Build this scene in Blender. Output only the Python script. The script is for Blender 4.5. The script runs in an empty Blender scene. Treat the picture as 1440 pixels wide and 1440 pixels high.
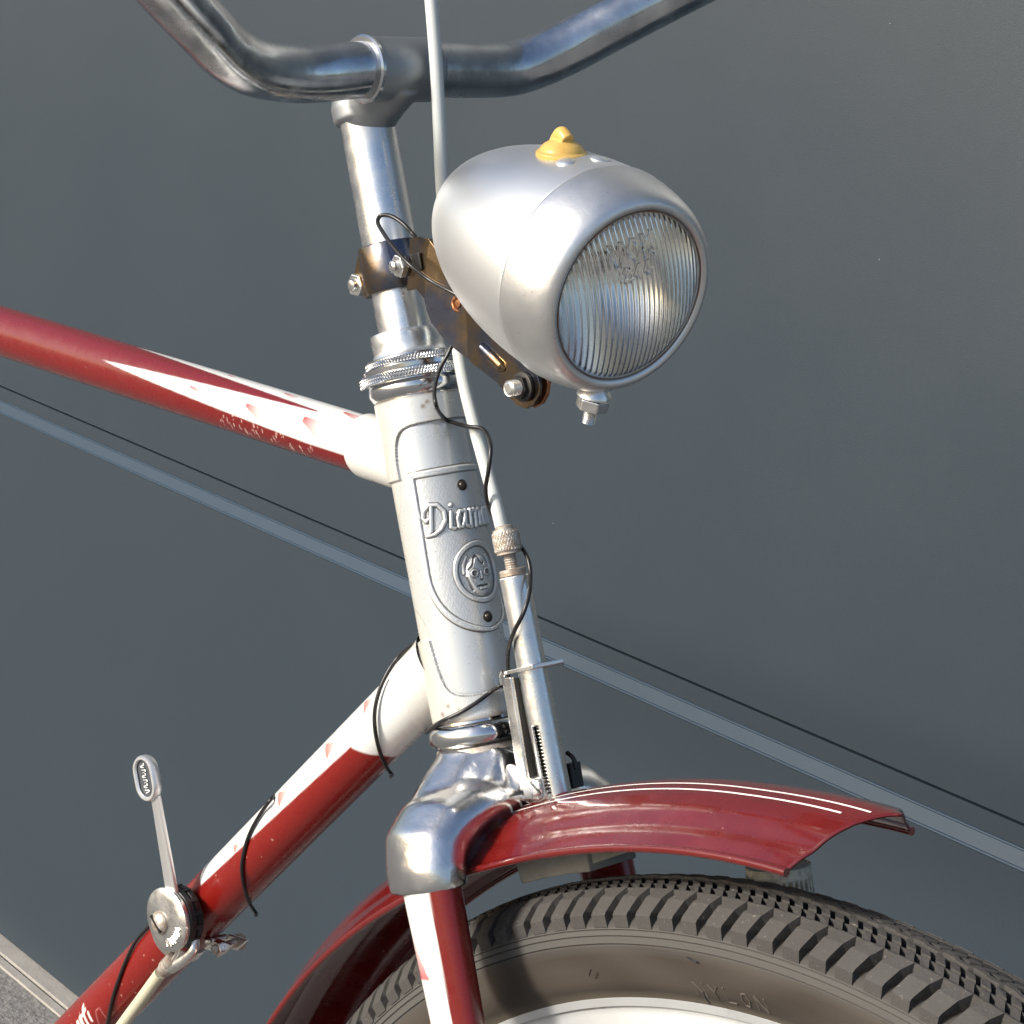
import bpy, bmesh, math, random
import numpy as np
from mathutils import Vector, Matrix
random.seed(7); rng = np.random.default_rng(7)
scene = bpy.context.scene

# ------------------------------------------------------------------ camera
# world axes in millimetres: x = forward along the bicycle, y = away towards the wall, z = up
CM = np.array([[.70836227, -.22847305, .6678495], [.70007207, .10660461, -.70606979], [.09012208, .96769599, .23546229]])
FPX = 3200.09
CP = np.array([604.79, -629.967, 1013.284])
cam_d = bpy.data.cameras.new("camera"); cam = bpy.data.objects.new("camera", cam_d)
scene.collection.objects.link(cam)
cam_d.sensor_width = 36; cam_d.lens = 36 * FPX / 1440; cam_d.clip_start = .02; cam_d.clip_end = 3000
mw = Matrix.Identity(4)
for i in range(3):
    for j in range(3): mw[i][j] = CM[i, j]
    mw[i][3] = CP[i] * .001
cam.matrix_world = mw
scene.camera = cam

# ------------------------------------------------------------------ light
SUN_EL, SUN_AZ = math.radians(27), math.atan2(-.93, -.37)     # azimuth of the sun seen from the bicycle
sun_dir = np.array([math.cos(SUN_EL) * math.cos(SUN_AZ), math.cos(SUN_EL) * math.sin(SUN_AZ), math.sin(SUN_EL)])
world = bpy.data.worlds.new("World"); scene.world = world; world.use_nodes = True
wt = world.node_tree; bg = wt.nodes["Background"]
sky = wt.nodes.new("ShaderNodeTexSky"); sky.sky_type = 'NISHITA'; sky.sun_disc = False
sky.sun_elevation = SUN_EL; sky.sun_rotation = math.pi / 2 - SUN_AZ
sky.air_density = 1.0; sky.dust_density = 3.5; sky.ozone_density = 1.6
wt.links.new(sky.outputs[0], bg.inputs[0]); bg.inputs[1].default_value = .13
sd = bpy.data.lights.new("sun", 'SUN'); sd.energy = 3.5; sd.angle = math.radians(9); sd.color = (1, .945, .86)
so = bpy.data.objects.new("sun", sd); scene.collection.objects.link(so)
so.rotation_euler = Vector(sun_dir).to_track_quat('Z', 'Y').to_euler()
scene.view_settings.view_transform = 'Standard'; scene.view_settings.look = 'None'
scene.view_settings.exposure = .62; scene.view_settings.gamma = 1

# ------------------------------------------------------------------ frames of reference
B = np.array([0, 0, 715.644])                         # lower end of the head tube
A = np.array([-.375520542, 0, .926814071])            # steering axis, upwards
N = np.array([.07335757, .9968627, .02972255])        # sideways in the steered parts (away)
F = np.array([.92390637, -.07915026, .37434242])      # forwards in the steered parts
X, Y, Z = np.eye(3)
FRONT = np.array([.926814, 0, .3755205]); NEAR = -Y
def ray(px, py):
    d = CM @ np.array([px - 720, 720 - py, -FPX]); return d / np.linalg.norm(d)
def pl(px, py, n, P0):
    d = ray(px, py); return CP + d * ((P0 - CP) @ n) / (d @ n)
def S(f, t, n=0.): return B + F * f + A * t + N * n
def sp(px, py, n=0.): return pl(px, py, N, B + N * n)
def bp(px, py, y=0.): return pl(px, py, Y, Y * y)
def cyl(px, py, C0, ax, r, e0, e1):
    """point of a cylinder seen at a pixel -> (distance along the axis, angle e0->e1, point)"""
    d = ray(px, py); o = CP - C0; dd = d - ax * (d @ ax); oo = o - ax * (o @ ax)
    a_, b_, c_ = dd @ dd, 2 * dd @ oo, oo @ oo - r * r; D = max(b_ * b_ - 4 * a_ * c_, 0)
    P = CP + d * (-b_ - math.sqrt(D)) / 2 / a_; q = P - C0
    return q @ ax, math.atan2(q @ e1, q @ e0), P
def unit(v): v = np.asarray(v, float); return v / np.linalg.norm(v)
def perp(ax):
    ax = unit(ax); h = Z if abs(ax[2]) < .9 else X
    e = unit(np.cross(h, ax)); return e, np.cross(ax, e)

# ------------------------------------------------------------------ materials
def mat(name, col, metal=0., rough=.5, col2=None, cscale=60., cmix=.5, dirt=None, dscale=200., damt=.5, bump=0., bscale=300.,
        coat=0., rvar=0., attr=False, trans=0., spec=.5, wave=None, ior=1.45, sheen=None):
    m = bpy.data.materials.new(name); m.use_nodes = True; nt = m.node_tree; p = nt.nodes["Principled BSDF"]
    p.inputs["Metallic"].default_value = metal; p.inputs["Roughness"].default_value = rough
    p.inputs["Coat Weight"].default_value = coat; p.inputs["Coat Roughness"].default_value = .08
    p.inputs["Transmission Weight"].default_value = trans; p.inputs["Specular IOR Level"].default_value = spec
    p.inputs["IOR"].default_value = ior
    tc = nt.nodes.new("ShaderNodeTexCoord")
    def noise(sc, det=5, ro=.6):
        n = nt.nodes.new("ShaderNodeTexNoise"); n.inputs["Scale"].default_value = sc
        n.inputs["Detail"].default_value = det; n.inputs["Roughness"].default_value = ro
        nt.links.new(tc.outputs["Object"], n.inputs["Vector"]); return n
    def ramp(src, lo, hi):
        r = nt.nodes.new("ShaderNodeMapRange"); r.inputs[1].default_value = lo; r.inputs[2].default_value = hi
        nt.links.new(src, r.inputs[0]); return r.outputs[0]
    def mix(fac, a, b):
        x = nt.nodes.new("ShaderNodeMix"); x.data_type = 'RGBA'; nt.links.new(fac, x.inputs[0])
        for s, v in ((6, a), (7, b)):
            if isinstance(v, tuple): x.inputs[s].default_value = (*v, 1)
            else: nt.links.new(v, x.inputs[s])
        return x.outputs[2]
    if attr:
        at = nt.nodes.new("ShaderNodeAttribute"); at.attribute_name = "paint"; c = at.outputs["Color"]
    else: c = tuple(col)
    if col2 is not None:
        f = ramp(noise(cscale).outputs[0], .5 - cmix / 2, .5 + cmix / 2); c = mix(f, c, tuple(col2))
    if dirt is not None:
        f = ramp(noise(dscale, 8, .7).outputs[0], .72 - damt * .25, .74 - damt * .16); c = mix(f, c, tuple(dirt))
    if isinstance(c, tuple): p.inputs["Base Color"].default_value = (*c, 1)
    else: nt.links.new(c, p.inputs["Base Color"])
    if rvar:
        r = nt.nodes.new("ShaderNodeMapRange"); r.inputs[1].default_value = .35; r.inputs[2].default_value = .65
        r.inputs[3].default_value = max(rough - rvar, .02); r.inputs[4].default_value = rough + rvar
        nt.links.new(noise(cscale * 1.7).outputs[0], r.inputs[0]); nt.links.new(r.outputs[0], p.inputs["Roughness"])
    if bump:
        b = nt.nodes.new("ShaderNodeBump"); b.inputs["Strength"].default_value = 1; b.inputs["Distance"].default_value = bump * .001
        nt.links.new(noise(bscale, 6, .65).outputs[0], b.inputs["Height"]); nt.links.new(b.outputs[0], p.inputs["Normal"])
        if coat: nt.links.new(b.outputs[0], p.inputs["Coat Normal"])
    return m
RED = (.135, .0065, .006); CREAM = (.61, .62, .605)
M = {}
M['paint'] = mat("bicycle_paint", RED, rough=.3, coat=.45, spec=.4, attr=True, dirt=(.42, .33, .27), dscale=420, damt=.12, bump=.05, bscale=120, rvar=.08, cscale=90)
M['silver'] = mat("silver_paint", (.66, .67, .66), metal=.35, rough=.3, coat=.35, attr=True, dirt=(.16, .12, .08), dscale=500, damt=.05, bump=.05, bscale=150, rvar=.06)
M['red'] = mat("mudguard_red", (.078, .0034, .0038), rough=.24, coat=.9, spec=.4, col2=(.12, .0065, .005), cscale=35, cmix=.5, dirt=(.5, .36, .3), dscale=350, damt=.16, bump=.12, bscale=60, rvar=.12)
M['stripe'] = mat("white_pinstripe", (.78, .76, .72), rough=.4, coat=.4)
M['chrome'] = mat("old_chrome", (.62, .63, .64), metal=1, rough=.14, dirt=(.10, .07, .045), dscale=600, damt=.2, bump=.05, bscale=200, rvar=.07)
M['chromebar'] = mat("handlebar_chrome", (.66, .68, .69), metal=1, rough=.2, dirt=(.06, .05, .045), dscale=450, damt=.22, bump=.06, bscale=120, rvar=.08, col2=(.28, .3, .33), cscale=50)
M['crown'] = mat("fork_crown_chrome", (.66, .66, .66), metal=1, rough=.21, dirt=(.14, .11, .08), dscale=420, damt=.22, bump=.5, bscale=40, rvar=.06)
M['alu'] = mat("satin_aluminium", (.76, .77, .77), metal=.92, rough=.42, dirt=(.5, .5, .49), dscale=300, damt=.04, bump=.02, bscale=500)
M['alurim'] = mat("pitted_aluminium_rim", (.74, .75, .75), metal=.95, rough=.39, col2=(.66, .66, .65), cscale=45, dirt=(.28, .27, .25), dscale=520, damt=.3, bump=.1, bscale=300, rvar=.03)
M['steel'] = mat("zinc_steel", (.74, .73, .70), metal=1, rough=.3, dirt=(.25, .15, .08), dscale=500, damt=.22, bump=.1, bscale=400, rvar=.1)
M['rusty'] = mat("dull_rusty_zinc", (.50, .48, .45), metal=.6, rough=.5, col2=(.30, .23, .17), cscale=300, cmix=.3, bump=.25, bscale=500)
M['tint'] = mat("tinted_bracket_steel", (.12, .13, .17), metal=1, rough=.22, col2=(.24, .17, .10), cscale=30, cmix=.12, dirt=(.05, .03, .02), dscale=300, damt=.35, bump=.1, bscale=250, rvar=.07)
M['quill'] = mat("worn_quill_chrome", (.74, .75, .75), metal=1, rough=.3, dirt=(.25, .2, .15), dscale=500, damt=.16, bump=.05, bscale=200, rvar=.08, cscale=60)
M['stemhead'] = mat("dull_stem_chrome", (.30, .32, .34), metal=1, rough=.5, dirt=(.08, .07, .06), dscale=420, damt=.25, bump=.08, bscale=150, rvar=.06)
M['black'] = mat("black_plastic", (.012, .012, .013), rough=.35)
M['darksteel'] = mat("dark_greasy_steel", (.05, .05, .05), metal=.7, rough=.4, dirt=(.25, .24, .22), dscale=500, damt=.3)
M['cable'] = mat("grey_cable_cover", (.50, .53, .52), rough=.38, dirt=(.2, .2, .18), dscale=380, damt=.1)
M['beige'] = mat("beige_cable_cover", (.46, .45, .33), rough=.4, dirt=(.2, .17, .1), dscale=300, damt=.1)
M['yellow'] = mat("yellowed_plastic", (.68, .47, .14), rough=.35, col2=(.55, .34, .09), cscale=150, spec=.5)
M['copper'] = mat("copper_brown_steel", (.45, .2, .1), metal=.9, rough=.35, dirt=(.06, .03, .02), dscale=400, damt=.5)
M['rubber'] = mat("dusty_tyre_rubber", (.062, .060, .058), rough=.78, col2=(.045, .042, .040), cscale=40, cmix=.6, dirt=(.20, .19, .175), dscale=600, damt=.34, bump=.35, bscale=700, attr=False, spec=.3)
M['side'] = mat("tyre_sidewall", (.1, .1, .1), rough=.75,  dirt=(.14, .125, .105), dscale=500, damt=.1, bump=.12, bscale=700, attr=True, spec=.3)
M['shoe'] = mat("grey_brake_rubber", (.27, .26, .235), rough=.8, col2=(.18, .17, .15), cscale=90, bump=.3, bscale=400)
M['rim'] = mat("wheel_rim_metal", (.60, .62, .63), metal=.6, rough=.36, col2=(.5, .52, .53), cscale=40, dirt=(.3, .26, .2), dscale=400, damt=.15, bump=.1, bscale=200)
M['badge'] = mat("embossed_badge_metal", (.68, .69, .70), metal=.5, rough=.3, attr=True, bump=.04, bscale=400)
M['dark'] = mat("dark_rivet", (.06, .05, .045), metal=.8, rough=.3)
M['knurl'] = mat("knurled_roller", (.62, .61, .52), metal=.0, rough=.6, col2=(.2, .19, .16), cscale=300, bump=.2, bscale=500)
M['glass'] = mat("headlamp_glass", (.97, .98, .97), rough=.03, trans=1, ior=1.5)
M['mirror'] = mat("reflector", (.97, .95, .90), metal=1, rough=.17, dirt=(.35, .22, .1), dscale=90, damt=.06)

# ------------------------------------------------------------------ builders
K = .001
col = scene.collection
def tag(o, label=None, cat=None, kind=None, group=None):
    if label: o['label'] = label
    if cat: o['category'] = cat
    if kind: o['kind'] = kind
    if group: o['group'] = group
    return o
def obj(name, V, Fc, m, parent=None, smooth=True, paint=None, sharp=None):
    me = bpy.data.meshes.new(name)
    V = np.asarray(V, float) * K
    me.from_pydata([tuple(v) for v in V], [], [tuple(int(i) for i in f) for f in Fc]); me.update()
    o = bpy.data.objects.new(name, me); col.objects.link(o); me.materials.append(M[m] if isinstance(m, str) else m)
    if smooth:
        me.polygons.foreach_set("use_smooth", [True] * len(me.polygons))
        if sharp is not None: me.set_sharp_from_angle(angle=math.radians(sharp))
    if paint is not None:
        at = me.color_attributes.new("paint", 'FLOAT_COLOR', 'POINT')
        c = np.ones((len(V), 4)); c[:, :3] = paint; at.data.foreach_set("color", c.ravel())
    if parent is not None: o.parent = parent
    return o
class MB:
    def __init__(s): s.v = []; s.f = []
    def add(s, V, Fc):
        b = len(s.v); s.v += [np.asarray(v, float) for v in V]; s.f += [tuple(i + b for i in f) for f in Fc]; return s
    def build(s, name, m, parent=None, smooth=True, sharp=35, paint=None): return obj(name, s.v, s.f, m, parent, smooth, paint, sharp)
def grid_faces(nu, nv, closed_v=False):
    Fc = []; w = nv
    for i in range(nu - 1):
        for j in range(nv if closed_v else nv - 1):
            j2 = (j + 1) % nv; Fc.append((i * w + j, i * w + j2, (i + 1) * w + j2, (i + 1) * w + j))
    return Fc
def g_lathe(C, ax, prof, seg=64, caps=True):
    """prof: (distance along ax, radius)"""
    ax = unit(ax); e0, e1 = perp(ax); q = np.arange(seg) / seg * 2 * np.pi
    V = [C + ax * d + max(r, .01) * (math.cos(t) * e0 + math.sin(t) * e1) for d, r in prof for t in q]
    Fc = grid_faces(len(prof), seg, True)
    if caps:
        Fc.append(tuple(reversed(range(seg)))); b = (len(prof) - 1) * seg; Fc.append(tuple(b + i for i in range(seg)))
    return V, [tuple(reversed(f)) for f in Fc]
def lathe(name, C, ax, prof, m, parent, seg=64, sharp=35, caps=True):
    return MB().add(*g_lathe(C, ax, prof, seg, caps)).build(name, m, parent, sharp=sharp)
def smooth_path(P, n=8):
    P = [np.asarray(p, float) for p in P]; Q = [2 * P[0] - P[1]] + P + [2 * P[-1] - P[-2]]; out = []
    for i in range(1, len(Q) - 2):
        p0, p1, p2, p3 = Q[i - 1:i + 3]
        for k in range(n):
            t = k / n; out.append(.5 * ((2 * p1) + (p2 - p0) * t + (2 * p0 - 5 * p1 + 4 * p2 - p3) * t * t + (3 * p1 - p0 - 3 * p2 + p3) * t ** 3))
    out.append(P[-1]); return out
def g_tube(P, r, seg=16, caps=True):
    P = [np.asarray(p, float) for p in P]; n = len(P); R = r if hasattr(r, '__len__') else [r] * n
    T = [unit(P[min(i + 1, n - 1)] - P[max(i - 1, 0)]) for i in range(n)]; e = perp(T[0])[0]; V = []
    for i in range(n):
        e = unit(e - T[i] * (e @ T[i])); g = np.cross(T[i], e)
        for k in range(seg):
            q = 2 * math.pi * k / seg; V.append(P[i] + R[i] * (math.cos(q) * e + math.sin(q) * g))
    Fc = grid_faces(n, seg, True)
    if caps: Fc.append(tuple(reversed(range(seg)))); Fc.append(tuple((n - 1) * seg + k for k in range(seg)))
    return V, [tuple(reversed(f)) for f in Fc]
def tube(name, P, r, m, parent, seg=16): return MB().add(*g_tube(P, r, seg)).build(name, m, parent, sharp=50)
def g_box(C, ex, ey, ez, hx, hy, hz, b=0.):
    V = [C + sx * hx * ex + sy * hy * ey + sz * hz * ez for sx in (-1, 1) for sy in (-1, 1) for sz in (-1, 1)]
    Fc = [(0, 1, 3, 2), (4, 6, 7, 5), (0, 4, 5, 1), (2, 3, 7, 6), (0, 2, 6, 4), (1, 5, 7, 3)]
    return V, Fc
def bevel(o, w=.4, seg=2):
    md = o.modifiers.new("bevel", 'BEVEL'); md.width = w * K; md.segments = seg; md.limit_method = 'ANGLE'; md.angle_limit = math.radians(35); return o
def g_prism(P, d):
    """outline (list of 3D points) extruded by vector d"""
    n = len(P); V = [np.asarray(p, float) for p in P] + [np.asarray(p, float) + d for p in P]
    return V, [tuple(reversed(range(n))), tuple(range(n, 2 * n))] + [(i, (i + 1) % n, n + (i + 1) % n, n + i) for i in range(n)]
def fix_normals(o):
    bm = bmesh.new(); bm.from_mesh(o.data); bmesh.ops.recalc_face_normals(bm, faces=bm.faces); bm.to_mesh(o.data); bm.free(); return o
def remesh(name, mb, m, parent, vox=.8, smooth=6, paint=None):
    o = mb.build("tmp", m, None); fix_normals(o)
    r = o.modifiers.new("r", 'REMESH'); r.mode = 'VOXEL'; r.voxel_size = vox * K
    s = o.modifiers.new("s", 'SMOOTH'); s.factor = .5; s.iterations = smooth
    dg = bpy.context.evaluated_depsgraph_get(); me = bpy.data.meshes.new_from_object(o.evaluated_get(dg)); me.name = name
    bpy.data.objects.remove(o); o = bpy.data.objects.new(name, me); col.objects.link(o)
    me.polygons.foreach_set("use_smooth", [True] * len(me.polygons)); o.parent = parent
    if not len(me.materials): me.materials.append(M[m])
    return o
def hexnut(mb, C, ax, r, h):
    e0, e1 = perp(ax); ax = unit(ax)
    P = [C + r * (math.cos(q) * e0 + math.sin(q) * e1) for q in np.arange(6) * math.pi / 3]; return mb.add(*g_prism(P, ax * h))
def thread(C, ax, r, L, pitch=.8):
    prof = [(0, r * .8)]; d = 0
    while d < L: prof += [(d, r * .88), (d + pitch / 2, r)]; d += pitch
    return prof + [(L, r * .85), (L + .6, r * .6)]
def inpoly(poly, U, V):
    ins = np.zeros(U.shape, bool); n = len(poly)
    for i in range(n):
        x1, y1 = poly[i]; x2, y2 = poly[(i + 1) % n]
        c = ((y1 > V) != (y2 > V)); ins ^= c & (U < (x2 - x1) * (V - y1) / ((y2 - y1) if y2 != y1 else 1e-9) + x1)
    return ins
def seg_dist(U, V, pts):
    d = np.full(U.shape, 1e9)
    for (x1, y1), (x2, y2) in zip(pts[:-1], pts[1:]):
        L2 = (x2 - x1) ** 2 + (y2 - y1) ** 2 + 1e-12; t = np.clip(((U - x1) * (x2 - x1) + (V - y1) * (y2 - y1)) / L2, 0, 1)
        d = np.minimum(d, np.hypot(U - x1 - t * (x2 - x1), V - y1 - t * (y2 - y1)))
    return d
def sstep(a, b, x): t = np.clip((x - a) / (b - a), 0, 1); return t * t * (3 - 2 * t)
def wob(U, V, s=1.): return np.sin(U * 1.7 * s + 2 * np.sin(V * 1.3 * s)) * np.sin(V * 2.1 * s + 1.7 * np.sin(U * .9 * s))

# ================================================================== SETTING
WD = unit([-.994, .109, 0]); WN = np.array([WD[1], -WD[0], 0])      # along the wall / into the wall
WP0 = np.array([-1136, 594.4, 0.])
def wall_pt(s, out, z): return WP0 - WD * s - WN * out + Z * z       # s grows forwards (towards +x)
ground_m = mat("asphalt", (.15, .145, .14), rough=.9, col2=(.22, .215, .205), cscale=120, cmix=.25, dirt=(.42, .41, .39), dscale=260, damt=.35, bump=3, bscale=140)
g = obj("ground", [(-60000, -60000, -6), (60000, -60000, -6), (60000, 60000, -6), (-60000, 60000, -6)], [(0, 1, 2, 3)], ground_m, smooth=False); tag(g, kind='structure')
kerb_m = mat("grey_brown_concrete", (.25, .235, .215), rough=.8, col2=(.32, .305, .28), cscale=40, bump=.6, bscale=200)
mb = MB()
for a0, a1, h in ((0, 21, 0), (24, 33, -2)):
    P = [wall_pt(-4000, a0, -5), wall_pt(-4000, a0, h), wall_pt(-4000, a1, h), wall_pt(-4000, a1, -5)]
    mb.add(*g_prism(P, -WD * 9000))
k = mb.build("kerb_strip", kerb_m, smooth=False); fix_normals(k); tag(k, kind='structure')

wall_m = mat("dark_grey_coated_panel", (.0165, .0275, .040), rough=.36, col2=(.020, .030, .040), cscale=4, cmix=1.2, dirt=(.024, .034, .042), dscale=1100, damt=.5, bump=.1, bscale=1300, rvar=.02, spec=.6)
ledge_m = mat("folded_panel_edge", (.015, .033, .055), rough=.5, col2=(.019, .037, .058), cscale=60, bump=.05, bscale=300, spec=.35)
wall = bpy.data.objects.new("wall", None); col.objects.link(wall); wall.location = wall_pt(1100, 0, 0) * K
tag(wall, "dark slate grey metal panel wall with a folded seam behind the bicycle", "wall"); wall['kind'] = 'structure'
def wobj(name, mb_, m, **kw):
    o = mb_.build(name, m, None, **kw); fix_normals(o); o.parent = wall; o.matrix_parent_inverse = Matrix.Translation(wall.location).inverted(); return o
WALL_END = 1700.0                                                    # unseen end, cut short half a metre ahead so the lamp reflects brighter surroundings
def strip(z0, z1, o0, o1, th=220):                                    # a slab whose face runs from (z0,o0) up to (z1,o1)
    P = [wall_pt(-4000, o0, z0), wall_pt(-4000, o1, z1), wall_pt(-4000, -th, z1), wall_pt(-4000, -th, z0)]
    return MB().add(*g_prism(P, -WD * (4000 + WALL_END)))
wobj("panel", strip(562.3, 3200, 0, 0), wall_m, smooth=False)
wobj("seam_gap", strip(560.6, 562.3, -6, -6), M['black'], smooth=False)
wobj("flashing", strip(547.2, 560.6, 0, 0), wall_m, smooth=False)
wobj("ledge", strip(537.2, 547.2, 4.2, .4), ledge_m, smooth=False)
mbx = MB().add(*g_tube([wall_pt(-4000, .2, 547.2), wall_pt(WALL_END, .2, 547.2)], 1.0, 8)).add(*g_tube([wall_pt(-4000, 4.0, 537.0), wall_pt(WALL_END, 4.0, 537.0)], 1.1, 8))
wobj("bead", mbx, ledge_m)
wobj("panel", strip(2, 536.2, 3.8, 3.8), wall_m, smooth=False)
sm = MB()
for i in range(6):
    px, py = rng.uniform(0, 1440), rng.uniform(0, 1440)
    px, py = [(1252, 33), (778, 736), (452, 1310), (460, 1320), (1237, 365), (349, 1345)][i]
    P = pl(px, py, WN, wall_pt(0, 0, 0)); low = P[2] < 537; P = P - WN * (4.0 if low else .2)
    r = rng.uniform(.2, .4); e = [P + r * (math.cos(q) * WD * rng.uniform(.5, 1.5) + math.sin(q) * Z * rng.uniform(.5, 1.5)) for q in np.arange(7) * 2 * math.pi / 7]
    sm.add(*g_prism(e, -WN * .15))
wobj("bird_speck", sm, mat("pale_speck", (.22, .23, .24), rough=.8))['kind'] = 'stuff'

# ================================================================== BICYCLE
bike = bpy.data.objects.new("bicycle", None); col.objects.link(bike)
bike.location = (0, 0, 0)
tag(bike, "old red and silver bicycle with chromed headlamp and handlebar standing before the grey wall", "bicycle")

# ---- painted frame tubes
def painted_tube(name, C0, ax, L0, L1, r, e0, e1, paintf, m='paint', ns=700, nt=150, rf=None):
    s = np.linspace(L0, L1, ns); q = np.arange(nt) / nt * 2 * np.pi
    Sg, Q = np.meshgrid(s, q, indexing='ij'); R = r if rf is None else rf(Sg, Q)
    V = C0 + Sg[..., None] * ax + (R * np.cos(Q))[..., None] * e0 + (R * np.sin(Q))[..., None] * e1
    Fc = grid_faces(ns, nt, True)
    if np.dot(np.cross(e0, e1), ax) > 0: Fc = [tuple(reversed(f)) for f in Fc]
    Fc = Fc + [tuple(range(nt)), tuple(reversed(range((ns - 1) * nt, ns * nt)))]
    Qw = (Q + np.pi) % (2 * np.pi) - np.pi
    return obj(name, V.reshape(-1, 3), Fc, m, bike, True, paintf(Sg, Qw).reshape(-1, 3), 50)
def blend(c, mask, colr):
    mk = np.clip(mask, 0, 1)[..., None]; return c * (1 - mk) + np.array(colr) * mk
def unroll(poly, C0, ax, r, e0, e1): return [cyl(x, y, C0, ax, r, e0, e1)[:2] for x, y in poly]

# top tube
TT0 = bp(545, 636); TTax = unit(bp(0, 465.5) - bp(482, 617)); TTr = 12.2; TTC = TT0
te0, te1 = NEAR, unit(np.cross(TTax, NEAR)) * 1.0
if te1[2] < 0: te1 = -te1
D2 = math.degrees
def top_paint(Sg, Q):
    c = np.zeros(Sg.shape + (3,)) + np.array(RED)
    u = lambda P: unroll(P, TTC, TTax, TTr, te0, te1)
    deg = np.degrees(Q); deg = np.where(deg < -90, deg + 360, deg)
    s_of = lambda x, y: cyl(x, y, TTC, TTax, TTr, te0, te1)[0]
    sA, sB, sC = s_of(140, 508), s_of(438, 590), s_of(178, 490)
    soft = lambda d, w=1.2: np.clip(.5 - d / w, 0, 1)
    # spears: widest by the head, pointed at the rear
    for cen, s_tip, lo, hi in ((24, sA, -16, 56), (92, sC, 57, 125), (160, sA, 126, 198)):
        t = np.clip((s_tip - Sg) / (s_tip - sB), 0, 1)
        lo_ = cen + (lo - cen) * t ** .75; hi_ = cen + (hi - cen) * t ** .9
        c = blend(c, (Sg < s_tip) * np.clip((deg - lo_) / 3, 0, 1) * np.clip((hi_ - deg) / 3, 0, 1), CREAM)
    c = blend(c, (Sg < sB) & (deg > 50) & (deg < 62), CREAM); c = blend(c, (Sg < sB) & (deg > 120) & (deg < 130), CREAM)
    # small faded darts
    for (x, y), w, h in (((266, 547), 30, 11), ((344, 577), 36, 20), ((422, 599), 42, 27), ((318, 527), 18, 7), ((396, 553), 30, 10), ((480, 582), 38, 13)):
        s0, q0 = cyl(x, y, TTC, TTax, TTr, te0, te1)[:2]; w /= 3.0; h /= 3.0
        U = (s0 - Sg); V = -(Q - q0) * TTr                                   # U to the head, V downwards
        m_ = (U > 0) & (U < w) & (V > -h * .5 * (1 - U / w) - .2) & (V < -h * .5 + h * (U / w) * 1.2 + h * .15)
        m_ = (U > 0) & (U < w) & (V > -h * .5 + 0 * U) & (V < -h * .5 + h * (.25 + .75 * U / w))
        c = blend(c, m_ * (1 - .8 * U / w), (.36, .03, .03))
    c = blend(c, (Sg < s_of(484, 640)) * (deg < -10) * 1.0, CREAM)
    # scratches showing pale primer near the head, underneath
    for i in range(46):
        x = rng.uniform(310, 445); y = 541 + (x - 241) * .314 + rng.uniform(12, 34) + (8 if rng.random() < .3 else 0)
        s0, q0 = cyl(x, y, TTC, TTax, TTr, te0, te1)[:2]; Ls = rng.uniform(.4, 3.4)
        d = seg_dist(Sg, Q * TTr, [(s0, q0 * TTr), (s0 - Ls * .2, q0 * TTr - Ls)])
        c = blend(c, (d < rng.uniform(.15, .4)) * rng.uniform(.3, .8), (.6, .42, .36))
    return c
painted_tube("top_tube", TTC, TTax, -12, 560, TTr, te0, te1, top_paint, ns=1000, nt=150)

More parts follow.
